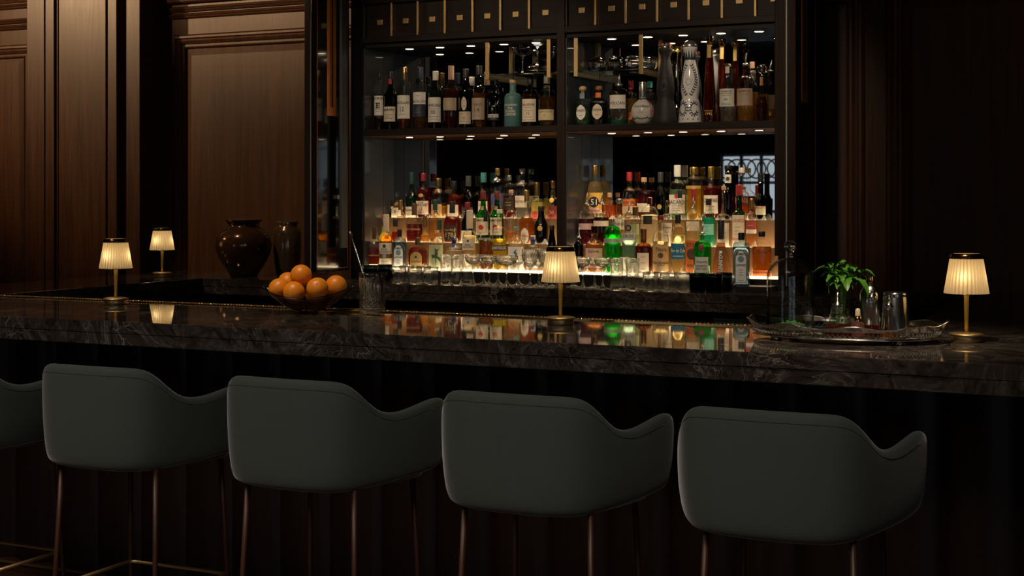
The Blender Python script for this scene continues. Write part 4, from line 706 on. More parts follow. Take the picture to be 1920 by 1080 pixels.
# wall behind the guests, with two tall daylight windows under a ring grille
WX = ((-6.25, -4.85), (.6, 2.4)); WZ = (.75, 2.09)
m = MB(); xs = [XL, WX[0][0], WX[0][1], WX[1][0], WX[1][1], XR]
for i in range(5):
    if i in (1, 3):
        m.box((xs[i], YF-.12, 0), (xs[i+1], YF, WZ[0])); m.box((xs[i], YF-.12, WZ[1]), (xs[i+1], YF, ZT))
    else: m.box((xs[i], YF-.12, 0), (xs[i+1], YF, ZT))
struct(m.build('wall_front', 'wall_paint'))
sbox('exterior_daylight', (XL, YF-.5, .2), (XR, YF-.45, 3.0), 'daylight')
for k, (x0, x1) in enumerate(WX):
    m = MB(); y = YF-.06; nb = 5; dw = (x1-x0)/nb
    for i in range(nb+1): m.box((x0+i*dw-.02, y-.02, WZ[0]), (x0+i*dw+.02, y+.02, WZ[1]))
    for z in (WZ[0]+.02, 1.30, WZ[1]-.40, WZ[1]-.02): m.box((x0, y-.02, z-.02), (x1, y+.02, z+.02))
    for i in range(nb*2):
        c = (x0+(i+.5)*dw/2, WZ[1]-.21); r = dw*.46 if i % 2 else dw*.46
        m.tube([(c[0]+r*math.cos(2*PI*q/24), y, c[1]+r*math.sin(2*PI*q/24)) for q in range(24)], .012, 6, closed=True)
    f = struct(m.build('window_%d' % (k+1), 'black_metal'))
    g = MB(); g.box((x0, y-.004, WZ[0]), (x1, y+.004, WZ[1])); g.build('pane', 'pane_glass', f)
# panelling: picture-frame mouldings with raised fields
LOOPS = [(0, .0), (0, .022), (.010, .034), (.022, .036), (.030, .026), (.040, .030), (.052, .024), (.060, .012), (.072, .012), (.080, .020), (.088, .004), (.128, .016)]
def panel(name, x0, x1, z0, z1):
    m = MB(); frame_loops(m, x0, x1, z0, z1, LOOPS, YB, 0, True); return struct(m.build(name, 'mahogany'))
panel('trim_1', -5.745, -4.20, .14, 2.49)
panel('trim_2', -9.3, -6.875, .14, 2.49)
panel('trim_3', -1.47, 3.0, .14, 2.535)
panel('trim_4', -2.45, -1.575, .14, 2.535)
def rails(name, x0, x1, zs):
    m = MB()
    for z in zs:
        prof = [(.0, -.016), (.010, -.016), (.016, -.010), (.012, -.004), (.020, .002), (.016, .010), (.008, .016), (.0, .016)]
        vs = [(x, YB-d, z+h) for x in (x0, x1) for d, h in prof]; k = len(prof)
        m.add(vs, [(i, i+1, k+i+1, k+i) for i in range(k-1)])
    return struct(m.build(name, 'mahogany_rail'))
rails('trim_5', -5.93, -4.2, (2.605, 2.645)); rails('trim_6', -9.5, -6.70, (2.605, 2.645, 2.74, 2.78))
panel('trim_7', -5.80, -4.20, 2.68, 3.3)
# pilaster made of stepped boards
m = MB()
yf = 6.93
m.box((-6.765, yf, 0), (-6.62, YB, ZT), bev=.004); m.box((-6.618, yf+.006, 0), (-6.546, YB, ZT), bev=.004)
m.box((-6.546, yf+.05, 0), (-6.502, YB, ZT)); m.box((-6.536, yf+.018, 0), (-6.526, YB, ZT), bev=.003); m.box((-6.517, yf+.022, 0), (-6.510, YB, ZT), bev=.002)
m.box((-6.502, yf, 0), (-6.128, YB, ZT), bev=.003); m.box((-6.128, yf+.014, 0), (-6.112, YB, ZT)); m.box((-6.112, yf-.002, 0), (-6.041, YB, ZT), bev=.004)
m.box((-6.041, yf+.12, 0), (-5.967, YB, ZT)); m.box((-5.967, yf-.004, 0), (-5.861, YB, ZT), bev=.004)
struct(m.build('trim_8', 'mahogany'))
# ------------------------------------------------------------------ the U-shaped bar
CZ, CB = 1.07, .985
def slab(name, boxes, label, cat='countertop'):
    m = MB()
    for (x0, y0, x1, y1) in boxes:
        m.box((x0, y0, CB+.042), (x1, y1, CZ), bev=.003); m.box((x0+.002, y0+.002, CB), (x1-.002, y1-.002, CB+.041), bev=.003)
    return tag(m.build(name, 'marble'), label, cat)
slab('bar_countertop', [(-5.62, 4.08, .9, 4.88)], 'long dark veined marble bar top in front of the stools')
slab('side_countertop', [(-5.62, 4.882, -5.0, 7.03)], 'dark marble side counter on which the farthest lamp stands')
slab('back_countertop', [(-4.998, 6.42, -1.41, 7.03)], 'dark marble back counter under the bottle cabinet')
slab('side_countertop', [(-1.0, 5.44, .9, 7.03), (-1.0, 4.882, .9, 5.437)], 'dark marble side counter behind the silver tray and its lamp')
slab('back_countertop', [(-1.408, 6.95, -1.002, 7.03)], 'narrow marble ledge on the wall behind the steel shaker tins')
# scalloped front panelling of the bar
m = MB(); x = -5.55; bw = .218; yb = 4.50
vs = []; fs = []
while x < .86:
    q = [(x+bw*i/10, yb-.030*math.sin(PI*i/10)**.8 if i not in (0, 10) else yb+.006) for i in range(11)]
    b = len(vs)
    for (px, py) in q: vs += [(px, py, .041), (px, py, CB)]
    fs += [(b+2*i, b+2*i+2, b+2*i+3, b+2*i+1) for i in range(10)]
    x += bw
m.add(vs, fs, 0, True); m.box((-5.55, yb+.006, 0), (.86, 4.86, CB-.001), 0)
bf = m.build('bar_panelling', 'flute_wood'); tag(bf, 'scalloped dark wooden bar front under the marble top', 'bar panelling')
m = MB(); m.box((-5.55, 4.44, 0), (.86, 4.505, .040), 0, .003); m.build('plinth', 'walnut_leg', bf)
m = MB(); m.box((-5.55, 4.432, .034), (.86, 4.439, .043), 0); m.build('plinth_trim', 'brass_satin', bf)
# side counter base, back counter base
tag(MB().box((-5.56, 4.884, 0), (-5.06, 7.0, CB-.001)).build('counter_base', 'dark_wood'), 'dark panelled base under the marble counter of the far lamp', 'counter base')
tag(MB().box((-.94, 4.884, 0), (.86, 7.0, CB-.001)).build('counter_base', 'dark_wood'), 'dark panelled base under the marble counter behind the tray', 'counter base')
tag(MB().box((-1.40, 6.98, CB-.06), (-1.002, 7.02, CB-.001)).build('ledge_bracket', 'dark_wood'), 'dark bracket carrying the narrow ledge behind the shaker tins', 'bracket')
cells = [(-4.96, -4.30), (-4.298, -3.74), (-3.738, -3.18), (-3.178, -2.62), (-2.618, -2.13)]
NM = ['below the two brown vases', 'below the dark tumblers at its left end', 'below the tall stacked tumblers', 'below the stemmed coupes', 'beside the blue refrigerator']
for (x0, x1), w in zip(cells, NM):
    t = thing('drawer_cabinet', ((x0+x1)/2, 6.75, 0), 'dark wooden drawer cabinet under the back counter, '+w, 'cabinet', 'drawer cabinets under the back counter')
    hw = (x1-x0)/2
    MB().box((-hw, -.26, .08), (hw, .26, CB-.001)).build('body', 'dark_wood', t)
    for z0, z1 in ((.70, .94), (.40, .69), (.10, .39)):
        d = MB().box((-hw+.004, -.285, z0), (hw-.004, -.261, z1), 0, .002).build('drawer', 'dark_wood', t)
        MB().box((-.08, -.30, (z0+z1)/2-.006), (.08, -.286, (z0+z1)/2+.006), 0, .002).build('handle', 'brass_dark', d)
t = thing('undercounter_refrigerator', (-1.77, 6.75, 0), 'blue steel fronted refrigerator under the back counter behind the tray', 'refrigerator')
MB().box((-.355, -.26, .05), (.355, .26, CB-.001)).build('body', 'black_metal', t)
d = MB().box((-.35, -.30, .10), (.35, -.261, .955), 0, .004).build('door', 'fridge_blue', t); MB().box((-.25, -.325, .70), (.25, -.301, .715), 0, .003).build('handle', 'steel', d)
# brass bead along the bartender's edge
m = MB(); x = -4.98; m.box((-4.985, 4.858, CZ), (-1.03, 4.878, CZ+.0035))
while x < -1.05:
    m.lathe([(0, 0), (.0072, .0008), (.0086, .0030), (.006, .0062), (0, .0075)], 8, c=(x, 4.868, CZ+.0008)); x += .0145
tag(m.build('edge_bead', 'brass_pol'), 'beaded brass strip along the rear edge of the bar top', 'trim strip')

# ------------------------------------------------------------------ bottle cabinet
cab = thing('bottle_cabinet', (0, 0, 0), 'tall black lacquered bottle cabinet standing on the back counter', 'cabinet')
YC, YM = 6.75, 7.07; CT = 3.2
def part(name, a, b, mat, parent=cab, bev=0): return MB().box(a, b, 0, bev).build(name, mat, parent)
part('frame', (-4.262, YC, CZ), (-4.187, YM+.02, CT), 'lacquer', bev=.002)
part('frame', (-3.04, YC-.004, CZ), (-2.997, YM-.002, CT), 'dark_wood', bev=.002)
part('frame', (-1.862, YC, CZ), (-1.76, YM+.02, CT), 'dark_wood', bev=.002)
part('back_mirror', (-4.187, YM, CZ), (-1.862, YM+.02, CT), 'mirror')
for x0, n in ((-4.187, 0), (-2.997, 1)):
    for z0, z1 in ((1.072, 1.833), (1.874, 2.312), (2.37, 2.545)):
        m = MB(); m.box((x0, YC+.012, z0), (x0+.006, YC+.205, z1)); m.box((x0, YC+.209, z0), (x0+.006, YM-.001, z1)); m.build('side_panel', 'lacquer_side', cab)
for x0, x1 in ((-4.187, -3.04), (-2.997, -1.862)):
    m = MB(); m.box((x0+.001, YC-.002, 1.842), (x1-.001, YM-.001, 1.872), 0, .001); m.box((x0+.001, YC+.004, 1.835), (x1-.001, YM-.001, 1.8415), 1); m.build('shelf', ['ebony_rail', 'mahogany_rail'], cab)
    m = MB(); m.box((x0+.001, YC-.002, 2.338), (x1-.001, YM-.001, 2.368), 0, .001); m.box((x0+.001, YC+.02, 2.314), (x1-.001, YM-.001, 2.3375), 0); m.build('shelf', 'ebony_rail', cab)
    part('shelf', (x0+.001, YC-.002, 2.547), (x1-.001, YM-.001, 2.572), 'ebony_rail', bev=.001)
    part('upper_back', (x0+.007, YC+.16, 2.573), (x1-.001, YC+.17, CT), 'dark_wood')
part('cornice', (-4.262, YC-.02, CT), (-1.76, YM+.02, CT+.08), 'dark_wood')
# small lockers between brass dividers
dv = {0: [-4.01, -3.85, -3.686, -3.522, -3.361, -3.197], 1: [-2.832, -2.67, -2.505, -2.343, -2.176, -2.011]}
for n, (x0, x1) in enumerate(((-4.180, -3.041), (-2.990, -1.863))):
    ed = [x0-.0] + dv[n] + [x1]
    for i in range(len(ed)-1):
        a, b = ed[i]+.006, ed[i+1]-.006
        d = part('drawer', (a, YC+.020, 2.370), (b, YC+.28, 2.545), 'ebony_rail', bev=.002)
        xm = (a+b)/2 if 0 < i < 6 else ((b-.073) if i == 0 else (a+.080)); part('label_plate', (xm-.0165, YC+.014, 2.434), (xm+.0165, YC+.0195, 2.461), 'brass_satin', d, .001)
    for x in dv[n]: part('divider', (x-.0055, YC+.001, 2.3685), (x+.0055, YC+.26, 2.5465), 'brass_satin', bev=.0008)
    for x in dv[n]: part('divider', (x-.0055, YC+.001, 2.5725), (x+.0055, YC+.15, 2.80), 'brass_satin')
# left folded doors, lacquer with orange inlay; right folded doors
def folded_door(hx, ang, lac):
    """two leaves folded together, hinged at (hx, YC); local +x is the face that carries the inlay"""
    t = bpy.data.objects.new('door', None); COL.objects.link(t); t.parent = cab; t.location = (hx, YC-.012, 0); t.rotation_euler = (0, 0, ang)
    z0, z1 = 1.115, 3.1
    MB().box((-.034, -.315, z0), (0, 0, z1), 0, .002).build('leaf', lac, t); MB().box((-.076, -.315, z0), (-.041, 0, z1), 0, .002).build('leaf', 'dark_wood', t)
    MB().box((-.041, -.311, z0), (-.034, -.006, z1)).build('gap_strip', 'pale_line', t)
    m = MB(); lw = .0012
    m.box((0, -.309, z0+.018), (lw, -.306, z1-.02)); m.box((0, -.018, z0+.018), (lw, -.015, z1-.02)); m.box((0, -.309, z0+.015), (lw, -.015, z0+.018)); m.build('inlay_line', 'inlay_line', t)
    m = MB(); m.box((0, -.215, 1.94), (.0016, -.130, z1-.1)); m.build('inlay', 'inlay_orange', t)
    m = MB(); m.box((.0016, -.190, 1.985), (.0022, -.184, z1-.1)); m.box((.0016, -.176, 1.985), (.0022, -.160, z1-.1)); m.build('inlay_groove', 'walnut_leg', t)
    return t
dl = folded_door(-4.266, 0, 'lacquer')
m = MB(); m.box((.030, -.145, 1.24), (.046, -.088, 3.05), 0, .003); m.build('handle', 'grey_bar', dl)
m = MB(); m.box((.032, -.086, 1.24), (.040, -.080, 3.05)); m.box((.0015, -.12, 1.5), (.03, -.10, 1.52)); m.box((.0015, -.12, 2.6), (.03, -.10, 2.62)); m.build('handle_mount', 'pale_line', dl)
MB().box((.0013, -.155, 1.395), (.004, -.105, 1.408)).build('lock_plate', 'brass_satin', dl)
dr = folded_door(-1.715, -.06, 'dark_wood')
m = MB(); m.box((-.150, -.150, 1.24), (-.106, -.130, 3.05), 0, .003); m.build('handle', 'dark_wood', dr)
m = MB(); m.box((-.106, -.15, 1.5), (-.077, -.135, 1.52)); m.box((-.106, -.15, 2.6), (-.077, -.135, 2.62)); m.build('handle_mount', 'pale_line', dr)
# recessed downlights under the two shelves
LX = {0: [-3.983, -3.795, -3.608, -3.412, -3.227], 1: [-2.803, -2.608, -2.422, -2.227, -2.036]}
SIDE = ['left', 'right']
for lvl, (z, nmz, en) in enumerate(((2.314, 'locker shelf', 3.0), (1.835, 'spirits shelf', 2.6))):
    for n in (0, 1):
        for i, x in enumerate(LX[n]):
            t = thing('downlight', (x, 6.90, z), '%s round downlight from the left under the %s, %s bay' % (ORD[i], nmz, SIDE[n]), 'downlight', 'downlights under the cabinet shelves')
            MB().lathe([(.0225, -.0005), (.0225, -.003), (.030, -.004), (.031, -.0005)], 28).build('trim_ring', 'black_metal', t)
            MB().lathe([(0, -.0028), (.0220, -.0028), (.0222, -.0008), (0, -.0004)], 28).build('lens', 'lens_warm', t)
            lamp('downlight_beam', 'SPOT', (0, 0, -.006), en*(1.0 if i or n else .6), (1.0, .80, .56), parent=t, spot_size=R(105), spot_blend=.8, shadow_soft_size=.017)
# hanging glass shelves on brass brackets
def glass_shelf(x0, x1, bx, label):
    t = thing('hanging_glass_shelf', ((x0+x1)/2, 6.92, 2.14), label, 'shelf', 'hanging glass shelves')
    xm = (x0+x1)/2
    MB().box((x0-xm, -.13, 0), (x1-xm, .135, .008), 0, .0015).build('glass_plate', 'shelf_glass', t)
    for b in bx:
        u = b-xm; m = MB()
        m.box((u-.010, -.142, -.022), (u+.010, -.131, .174), 0, .001); m.box((u-.010, .136, -.022), (u+.010, .146, .174), 0, .001)
        m.box((u-.010, -.130, -.022), (u+.010, .135, -.0005), 0, .001); m.build('bracket', 'brass_satin', t)
glass_shelf(-3.487, -3.047, (-3.45, -3.10), 'glass shelf on brass hangers holding ribbed coupes, left bay')
glass_shelf(-2.986, -2.568, (-2.95, -2.60), 'glass shelf on brass hangers holding upturned tumblers, right bay')
# stepped, lit bottle displays
for n, (x0, x1) in enumerate(((-4.175, -3.045), (-2.985, -1.868))):
    t = thing('lit_bottle_step', ((x0+x1)/2, 6.9, CZ), 'three-tier black riser with glowing warm treads, %s bay of the cabinet' % SIDE[n], 'bottle riser', 'lit bottle risers')
    hw = (x1-x0)/2
    for y0, y1, zt in ((6.742, 6.8525, 1.131), (6.854, 6.9625, 1.262), (6.964, 7.068, 1.392)):
        MB().box((-hw, y0-6.9, 0), (hw, y1-6.9, zt-CZ-.0075), 0, .001).build('step', 'black_metal' if zt < 1.2 else 'riser_cream', t)
        if zt > 1.2: MB().box((-hw, y0-6.9, zt-CZ-.0075), (hw, y0-6.9+.003, zt-CZ+.0055)).build('lip', 'riser_cream', t); y0 += .0035
        MB().box((-hw+.002, y0-6.9+.001, zt-CZ-.0042), (hw-.002, y1-6.9-.001, zt-CZ-.0004)).build('light_panel', 'panel_warm', t)
tag(MB().box((-2.06, 6.60, CZ), (-1.90, 6.735, CZ+.0265), 0, .003).build('riser_block', 'black_metal'), 'low black block under the blue gin bottle at the right end', 'riser')
# ------------------------------------------------------------------ the bottles
ROWN = {'U': ('front row, upper shelf', 'bottles on the spirits shelf'), 'UB': ('rear row, upper shelf', 'bottles on the spirits shelf'), 'T1': ('front row', 'bottles on the lit steps'), 'T2': ('middle row', 'bottles on the lit steps'), 'T3': ('back row', 'bottles on the lit steps'), 'SL': ('front row', 'bottles on the lit steps')}
for b in BOTTLES:
    lab = b[17]+', '+ROWN[b[0]][0]+(' left bay' if b[1] < -3.02 else ' right bay')
    if len(lab.replace('-', ' ').split()) > 16: lab = b[17]+', '+ROWN[b[0]][0].split(', ')[-1]
    make_bottle(b, lab, ROWN[b[0]][1])

# ------------------------------------------------------------------ drinking glasses on the back counter
def tumbler_mb(r0, r1, h, flutes=0, base=.010, wall=.0028):
    rip = (lambda t, z: -.03*abs(math.sin(flutes*t/2)) if .012 < z < h*.86 else 0) if flutes else None
    m = MB(); seg = 48 if flutes else 32
    m.lathe([(0, 0), (r0*.95, 0), (r0, .003), (r0+(r1-r0)*.3, h*.3), (r0+(r1-r0)*.8, h*.8), (r1, h-.001), (r1-wall*.5, h), (r1-wall, h-.001), (r0-wall+(r1-r0)*.3, h*.3), (r0-wall, base+.003), (r0-wall-.004, base), (0, base)], seg, ripple=rip)
    return m
def stem_mb(rb, hb, h, foot, rim, ribs=0):
    """rb bowl radius, hb bowl height, h total"""
    z0 = h-hb; o = [(0, 0), (foot, 0), (foot, .0015), (foot*.55, .006), (.009, .014), (.0042, .030), (.0036, z0*.6), (.0050, z0-.004)]
    bo = [(.012, z0+.001), (rb*.62, z0+hb*.14), (rb*.92, z0+hb*.42), (rb, z0+hb*.7), (rim, h)]
    bi = [(rim-.0016, h), (rb-.0022, z0+hb*.7), (rb*.92-.0022, z0+hb*.44), (rb*.60-.002, z0+hb*.19), (.010, z0+.005), (0, z0+.004)]
    rip = (lambda t, z: .03*math.cos(ribs*t) if z > z0+.01 else 0) if ribs else None
    m = MB(); m.lathe(o+bo+bi, 64 if ribs else 32, ripple=rip); return m
def bowl_mb():
    rip = lambda t, z: .025*math.cos(20*t) if .006 < z < .055 else 0
    m = MB(); m.lathe([(0, 0), (.022, 0), (.026, .002), (.036, .012), (.0425, .030), (.044, .044), (.042, .070), (.0400, .0705), (.0395, .069), (.0412, .044), (.039, .030), (.030, .014), (.018, .009), (0, .009)], 60, ripple=rip); return m
KIND = {}
def glassware(kind, loc, label, group, flip=False):
    spec = {'st': ('tumbler', lambda: tumbler_mb(.037, .040, .088, 44), 'smoke_glass', 'tumbler'), 'lt': ('tumbler', lambda: tumbler_mb(.035, .039, .086, 22), 'cut_glass', 'tumbler'),
            'hb': ('highball_glass', lambda: tumbler_mb(.031, .032, .150, 16, .016), 'cut_glass', 'glass'), 'cp': ('coupe_glass', lambda: stem_mb(.042, .046, .150, .034, .0405), 'cut_glass', 'glass'),
            'rc': ('coupe_glass', lambda: stem_mb(.056, .052, .152, .038, .054, 26), 'cut_glass', 'glass'), 'gb': ('wine_goblet', lambda: stem_mb(.041, .090, .185, .036, .040, 20), 'cut_glass', 'glass'),
            'bt': ('tumbler', lambda: bowl_mb(), 'crystal', 'tumbler'), 'rs': ('coupe_glass', lambda: stem_mb(.056, .052, .152, .038, .054, 26), 'crystal', 'glass')}[kind]
    if kind not in KIND: KIND[kind] = spec[1]().data(spec[0], spec[2])
    o = bpy.data.objects.new(spec[0], KIND[kind]); COL.objects.link(o); o.location = loc
    if flip: o.rotation_euler = (PI, 0, 0)
    return tag(o, label, spec[3], group)
GLASSES = [
('st', -3.9745, 6.49),
('st', -3.9483, 6.585),
('lt', -3.8089, 6.49),
('lt', -3.8168, 6.585),
('lt', -3.7148, 6.49),
('lt', -3.7187, 6.585),
('lt', -3.6217, 6.49),
('hb', -3.5327, 6.49),
('hb', -3.4719, 6.49),
('hb', -3.4706, 6.585),
('cp', -3.3814, 6.49),
('cp', -3.3703, 6.585),
('cp', -3.292, 6.49),
('cp', -3.2891, 6.585),
('rc', -3.1947, 6.49),
('cp', -3.1762, 6.585),
('gb', -3.0667, 6.49),
('gb', -3.0648, 6.585),
('gb', -2.9805, 6.49),
('gb', -2.9779, 6.585),
('cp', -2.8777, 6.585),
('cp', -2.7858, 6.49),
('cp', -2.7646, 6.585),
('cp', -2.6833, 6.49),
('hb', -2.612, 6.49),
('hb', -2.6088, 6.585),
('hb', -2.5306, 6.49),
('lt', -2.5185, 6.585),
('lt', -2.4393, 6.49),
('lt', -2.4183, 6.585),
('lt', -2.3543, 6.49),
('lt', -2.3168, 6.585),
('lt', -2.2729, 6.49),
('st', -2.2044, 6.48),
('st', -2.1246, 6.48),
('st', -2.1098, 6.585)
]
WORD = {'st': 'dark smoked tumbler', 'lt': 'clear fluted tumbler', 'hb': 'tall clear highball glass', 'cp': 'plain clear coupe glass', 'rc': 'large ribbed coupe glass', 'gb': 'tall ribbed wine goblet'}
cnt = {}
for k, x, y in sorted(GLASSES, key=lambda g: (g[1] > -2.95, g[1])):
    side = 'right' if x > -2.95 else 'left'; i = cnt.get((k, side), 0); cnt[(k, side)] = i+1
    glassware(k, (x, y, CZ+.0005), '%s, %s from the left on the %s half of back counter' % (WORD[k], ORD[i], side), WORD[k]+'s on the back counter')
# on the hanging shelves
gz = 2.1485
glassware('rs', (-3.205, 6.87, gz+.153), 'ribbed coupe turned upside down on the left glass shelf', 'coupes on the glass shelf', True)
glassware('rs', (-3.318, 6.93, gz), 'ribbed coupe standing upright on the left glass shelf, beside the upturned one', 'coupes on the glass shelf')
glassware('rs', (-3.104, 6.965, gz), 'ribbed coupe standing upright behind the right hanger of the left glass shelf', 'coupes on the glass shelf')
for i, (x, y) in enumerate(((-2.915, 6.97), (-2.868, 6.865), (-2.770, 6.87), (-2.675, 6.865), (-2.616, 6.945), (-2.715, 6.97))):
    glassware('bt', (x, y, gz+.0712), ('upturned clear tumbler on the right glass shelf, %s from the left' % ORD[i]) if i < 5 else 'upturned clear tumbler in the rear of the right glass shelf', 'tumblers on the glass shelf', True)

# ------------------------------------------------------------------ table lamps
def table_lamp(loc, label, e=1.0):
    t = thing('table_lamp', loc, label, 'lamp', 'small brass table lamps')
    m = MB(); m.lathe([(0, 0), (.044, 0), (.0455, .002), (.0455, .018), (.044, .020), (.052, .0215), (.053, .0235), (.050, .026), (.038, .0285), (.012, .030), (0, .030)], 48)
    b = m.build('base', 'brass_satin', t)
    m = MB(); m.lathe([(0, .029), (.0058, .029), (.0062, .06), (.0075, .135), (.0085, .150), (.0085, .175), (0, .175)], 24); m.build('stem', 'brass_gold', t)
    NP = 34
    rip = lambda th, z: .022*(2*abs(((th*NP/(2*PI)) % 1)-.5)-.5)*2*max(.25, 1-(z-.145)/.16)
    z0, z1, r0, r1 = .148, .258, .0665, .0490
    m = MB(); m.lathe([(r0, z0), (r0+(r1-r0)*.33, z0+(z1-z0)*.33), (r0+(r1-r0)*.66, z0+(z1-z0)*.66), (r1, z1)], NP*6, ripple=rip, smooth=False); m.build('shade', 'shade_cream', t, fix=False)
    m = MB()
    for k in range(NP):
        th = 2*PI*(k+.5)/NP; vs = []
        for i in range(5):
            u = i/4; r = r0+(r1-r0)*u-.0016-.022*r0*max(.25, 1-u*.69); w_ = .0017*(1-.3*u)/r; z = z0+.001+(z1-z0-.002)*u
            vs += [(r*math.cos(th-w_), r*math.sin(th-w_), z), (r*math.cos(th+w_), r*math.sin(th+w_), z)]
        m.add(vs, [(2*i, 2*i+1, 2*i+3, 2*i+2) for i in range(4)], 0)
    m.build('pleat_folds', 'shade_cream', t, fix=False)
    m = MB(); m.lathe([(r0-.0005, z0), (r0+.0012, z0-.001), (r0+.0014, z0+.001), (r0, z0+.0014)], 64); m.build('hem', 'brass_dark', t)
    m = MB(); m.lathe([(r1-.002, z1-.002), (r1+.001, z1-.003), (r1+.0015, z1+.004), (r1-.002, z1+.012), (r1-.007, z1+.0135), (r1-.008, z1+.010)], 64); m.build('top_ring', 'brass_dark', t)
    m = MB(); m.lathe([(0, z1+.0105), (r1-.0075, z1+.0105), (r1-.0075, z1+.0128), (0, z1+.0128)], 48); m.build('diffuser', 'shade_cream', t)
    m = MB(); m.ball((0, 0, .205), .013); m.build('bulb', 'bulb_warm', t)
    for k in range(3):
        a = 2*PI*k/3+.5; lamp('lamp_light', 'POINT', (.040*math.cos(a), .040*math.sin(a), .200), .066*e, (1.0, .79, .50), parent=t, shadow_soft_size=.010)
table_lamp((-2.085, 4.66, CZ), 'lit brass lamp with pleated cream shade in front of the bottles')
table_lamp((-.72, 4.66, CZ), 'lit brass lamp with pleated cream shade beside the silver tray')
table_lamp((-4.12, 4.72, CZ), 'lit brass lamp with pleated cream shade at the left end of bar top')
table_lamp((-5.26, 6.40, CZ), 'lit brass lamp with pleated cream shade on the far side counter')

# ------------------------------------------------------------------ vases
m = MB(); m.lathe([(0, 0), (.072, 0), (.076, .006), (.088, .025), (.108, .052), (.126, .081), (.144, .122), (.1525, .155), (.154, .180), (.149, .212), (.132, .240), (.108, .260), (.088, .276), (.085, .286), (.090, .300), (.103, .311), (.101, .316), (.088, .312), (.080, .290), (.09, .27), (0, .20)], 64)
tag(m.build('vase', 'glaze_brown', None, (-4.904, 6.66, CZ)), 'large round dark brown glazed vase on the back counter', 'vase')
m = MB(); m.lathe([(0, 0), (.058, 0), (.062, .006), (.072, .06), (.079, .14), (.079, .235), (.070, .262), (.058, .274), (.056, .284), (.062, .300), (.060, .304), (.050, .300), (.050, .275), (0, .2)], 56)
tag(m.build('vase', 'glaze_olive', None, (-4.737, 6.84, CZ)), 'tall narrow olive brown vase behind the round one', 'vase')

# ------------------------------------------------------------------ fruit bowl, oranges
def bowl_z(u, t):   # rim sways up at both ends
    return u*(.052+.042*math.cos(t)**2+.012*math.cos(t))
m = MB(); NT, NR = 64, 12; vs = []
def bowl_pt(u, t, off):
    rx, ry = .040+(.172-.040)*u**.85, .038+(.130-.038)*u**.85
    z = .006+(.084*u**1.25)*(.62+.48*math.cos(t)**2)+off
    return (rx*math.cos(t), ry*math.sin(t), z)
outer = [[bowl_pt(i/NR, 2*PI*k/NT, 0) for k in range(NT)] for i in range(NR+1)]
inner = [[bowl_pt(i/NR, 2*PI*k/NT, .006+.004*(1-i/NR)) for k in range(NT)] for i in range(NR, -1, -1)]
rings = [[(p[0]*.96, p[1]*.96, 0) for p in outer[0]]]+outer+inner
b0 = len(vs); vs = [p for r in rings for p in r]+[(0, 0, 0), (0, 0, .018)]
fs = [(i*NT+k, i*NT+(k+1) % NT, (i+1)*NT+(k+1) % NT, (i+1)*NT+k) for i in range(len(rings)-1) for k in range(NT)]
nl = len(rings)*NT; fs += [(k, nl, (k+1) % NT) for k in range(NT)]+[((len(rings)-1)*NT+k, (len(rings)-1)*NT+(k+1) % NT, nl+1) for k in range(NT)]
m.add(vs, fs, 0, True)
bl = m.build('fruit_bowl', 'olive_glass', None, (-3.159, 4.70, CZ)); bl.rotation_euler = (0, 0, R(22)); tag(bl, 'free-form smoky olive glass bowl full of oranges on the bar top', 'bowl')
OR = [(-.107, .0, .088, 'at the left end of the heap'), (-.045, -.050, .078, 'in front of the heap, lowest'), (-.028, .012, .136, 'on top of the heap'), (.037, -.030, .091, 'showing its green stem scar toward us'), (.098, .025, .096, 'at the right end of the heap'), (-.085, .076, .105, 'half hidden behind the left one'), (.020, .052, .068, 'deep behind the stem scar one')]
rz = Matrix.Rotation(R(26), 4, 'Z')
def orange(i, p, label):
    t = thing('orange', Vector((-3.159, 4.70, CZ))+(rz @ (Vector(p)*1.05)), label, 'orange', 'oranges in the glass bowl', random.random()*6)
    m = MB(); r = .0418*(1+random.uniform(-.02, .01)); m.lathe([(0 if k in (0, 14) else r*math.sin(PI*k/14), -r*.95*math.cos(PI*k/14)*(1-.05*(k == 14))) for k in range(15)], 28)
    m.build('peel', 'orange_peel', t); s = MB(); s.lathe([(0, r*.905), (.0032, r*.905), (.002, r*.92), (0, r*.92)], 8); s.build('stem_scar', 'orange_stem', t)
    return t
for i, (a, b, c, d) in enumerate(OR):
    t = orange(i, (a, b, c), 'ripe orange '+d+' in the glass bowl')
    if i == 3: t.rotation_euler = (R(62), 0, R(30))
    else: t.rotation_euler = (random.uniform(-1.8, 1.8), random.uniform(-1, 1), 0)
# brass bar tongs lying by the bowl
m = MB(); p0 = Vector((-3.10, 4.80, CZ+.005))
m.tube([p0, p0+Vector((.13, .012, .001))], .0045, 10); m.tube([p0+Vector((.02, -.004, .0045)), p0+Vector((.205, .028, .010))], [.004, .0025], 10)
tag(m.build('bar_tongs', 'brass_satin'), 'slim brass tongs lying between fruit bowl and mixing glass', 'tongs')
